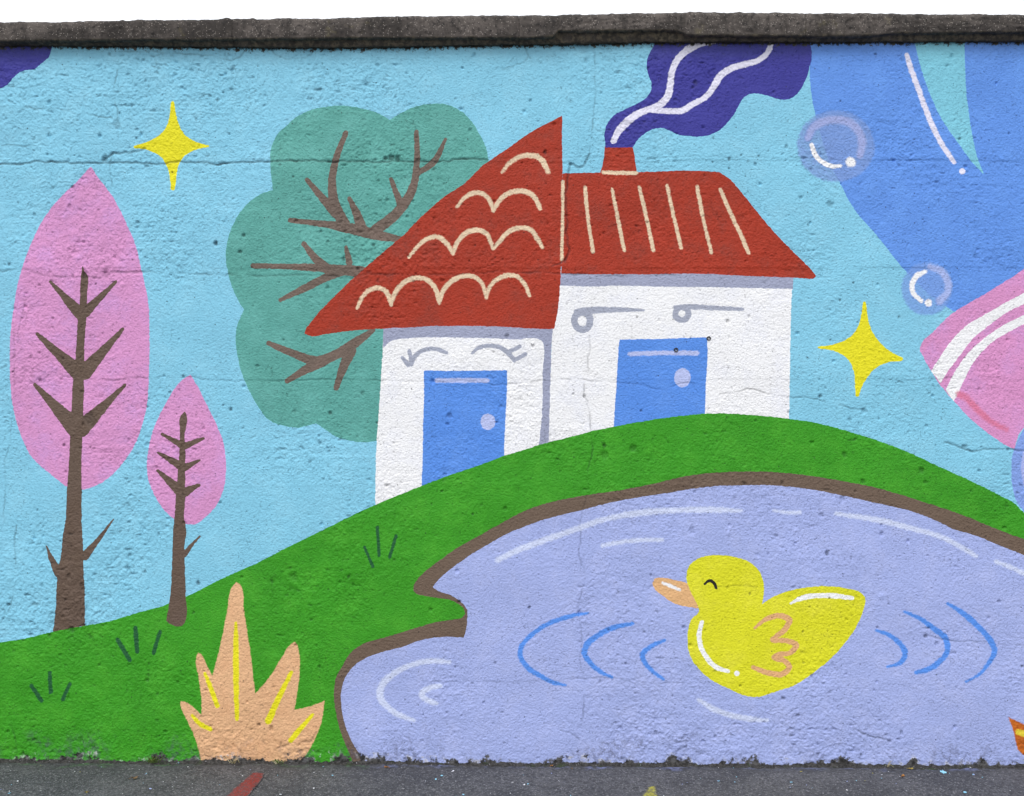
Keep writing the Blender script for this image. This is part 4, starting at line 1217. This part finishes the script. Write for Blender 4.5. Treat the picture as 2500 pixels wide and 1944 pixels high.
def leaf(s, length, ang, mat, lb, curl):
    q = parse(s, on_ground)[0]
    bm = bmesh.new()
    n = 8
    rows = []
    for i in range(n + 1):
        t = i / n
        w = length * 0.30 * math.sin(math.pi * min(1, t * 0.96 + 0.03)) ** 0.8 * (1 + 0.2 * math.sin(i * 2.4))
        zc = 0.004 + curl * length * (2 * t - 1) ** 2
        rows.append([bm.verts.new(((t - 0.5) * length, sx * w, zc + abs(sx) * curl * length * 0.35)) for sx in (-1, -0.5, 0, 0.5, 1)])
    for a, b in zip(rows[:-1], rows[1:]):
        for j in range(4):
            bm.faces.new((a[j], a[j + 1], b[j + 1], b[j]))
    # stalk
    prev_ = None
    for i in range(4):
        t = i / 3
        c = (-length * (0.5 + 0.35 * t), length * 0.06 * t, 0.004 + curl * length * (1 - 0.7 * t))
        ring_ = [bm.verts.new((c[0], c[1] + 0.0007 * math.cos(k * 2.1), c[2] + 0.0007 * math.sin(k * 2.1))) for k in range(3)]
        if prev_:
            for k in range(3):
                bm.faces.new((prev_[k], prev_[(k + 1) % 3], ring_[(k + 1) % 3], ring_[k]))
        prev_ = ring_
    for v_ in bm.verts:
        v_.co.z += 0.0012 * math.sin(v_.co.x * 900 + v_.co.y * 500)
    me = bpy.data.meshes.new('fallen_leaf'); bm.to_mesh(me); bm.free()
    for p in me.polygons: p.use_smooth = True
    me.materials.append(mat)
    o = link(bpy.data.objects.new('fallen_leaf', me))
    sol = o.modifiers.new('thickness', 'SOLIDIFY'); sol.thickness = 0.0005
    o.location = (q[0], q[1], float(ground_h(q[0], q[1])) - 0.001)
    o.rotation_euler = (0.1, 0.05, ang)
    tag(o, lb, 'leaf', 'dry leaves fallen on the pavement')


lo_ = plain_mat('leaf_orange', (172, 118, 48), 0.7, 0, (140, 88, 36), 200)
lb_ = plain_mat('leaf_brown', (120, 96, 66), 0.75, 0, (84, 66, 46), 200)
ly_ = plain_mat('leaf_yellow', (160, 142, 62), 0.7, 0, (128, 104, 48), 200)
leaf("H 290,1520", 0.020, 2.6, lo_, 'small orange dry leaf at the wall foot below the left end of the pond', 0.10)
leaf("G 845,1590", 0.026, 0.8, lb_, 'curled brown dry leaf lying on the pavement left of the red stripe', 0.30)
leaf("G 550,1672", 0.013, 0.3, lb_, 'tiny brown dry leaf nearest the bottom edge left of the curled leaf', 0.12)
leaf("I 1450,1527", 0.019, 0.2, ly_, 'ochre dry leaf closest to the wall below the right-hand ripples', 0.12)
leaf("I 1400,1570", 0.019, 1.0, lo_, 'dull tan dry leaf just in front of the ochre leaf at right', 0.14)
leaf("H 1330,1508", 0.013, 0.9, lo_, 'tiny orange dry leaf at the wall foot below the duck ripples', 0.15)
leaf("H 1455,1525", 0.010, 2.0, lb_, 'tiny brown crumb of leaf in the dirt beside the wall foot', 0.15)

wm1 = plain_mat('weed_green', (92, 112, 42), 0.65, 0, (58, 78, 28), 60)
wm2 = plain_mat('weed_straw', (190, 180, 150), 0.7, 0, (140, 130, 90), 60)


def weed(s, n, h, lb, mats):
    q = parse(s, on_ground)[0]
    y0 = min(q[1], -0.016)
    bm = bmesh.new()
    for i in range(n):
        a = random.uniform(0, 2 * math.pi)
        L = h * random.uniform(0.5, 1.15)
        lean = random.uniform(0.3, 1.1)
        bx_, by_ = random.gauss(0, 0.010), random.uniform(-0.010, 0.003)
        da, db = math.cos(a) * lean, -abs(math.sin(a)) * lean * 0.8
        w = random.uniform(0.0010, 0.0024)
        pr = None
        for j in range(6):
            t = j / 5
            c = (bx_ + da * L * t, by_ + db * L * t, L * (t - 0.45 * lean * t * t))
            ww_ = w * (0.6 + 1.2 * t) * (1 - t) ** 0.6 + 0.0002
            l_, r_ = bm.verts.new((c[0] - ww_, c[1], c[2])), bm.verts.new((c[0] + ww_, c[1] + 0.0006, c[2]))
            mid_ = bm.verts.new((c[0], c[1] - 0.0007, c[2] - 0.0006))
            if pr:
                f = bm.faces.new((pr[0], pr[1], mid_, l_)); g = bm.faces.new((pr[1], pr[2], r_, mid_))
                k = 1 if i % 4 == 3 else 0
                f.material_index = g.material_index = k
            pr = (l_, mid_, r_)
    me = bpy.data.meshes.new('weed'); bm.to_mesh(me); bm.free()
    for q_ in mats: me.materials.append(q_)
    o = link(bpy.data.objects.new('weed', me))
    o.location = (q[0], y0, 0.004)
    tag(o, lb, 'weed', 'weeds growing at the foot of the wall')


weed("G 985,1478", 26, 0.034, 'low tuft of green weed left of the sandy painted plant', [wm1, wm1])
weed("G 1480,1478", 12, 0.034, 'pale dry weed stalks below the middle of the sandy painted plant', [wm2, wm2])
weed("G 1770,1480", 20, 0.026, 'small green weed below the right side of the sandy painted plant', [wm1, wm2])
weed("I 2175,1500", 22, 0.05, 'yellowish green weed at the right edge by the orange painted leaf', [wm1, wm2])
weed("I 1290,1495", 6, 0.04, 'few thin straw stalks at the wall foot below the ripples', [wm2, wm2])

scene.render.engine = 'CYCLES'
print('TRIS', len(tris), 'motifs', len(M))
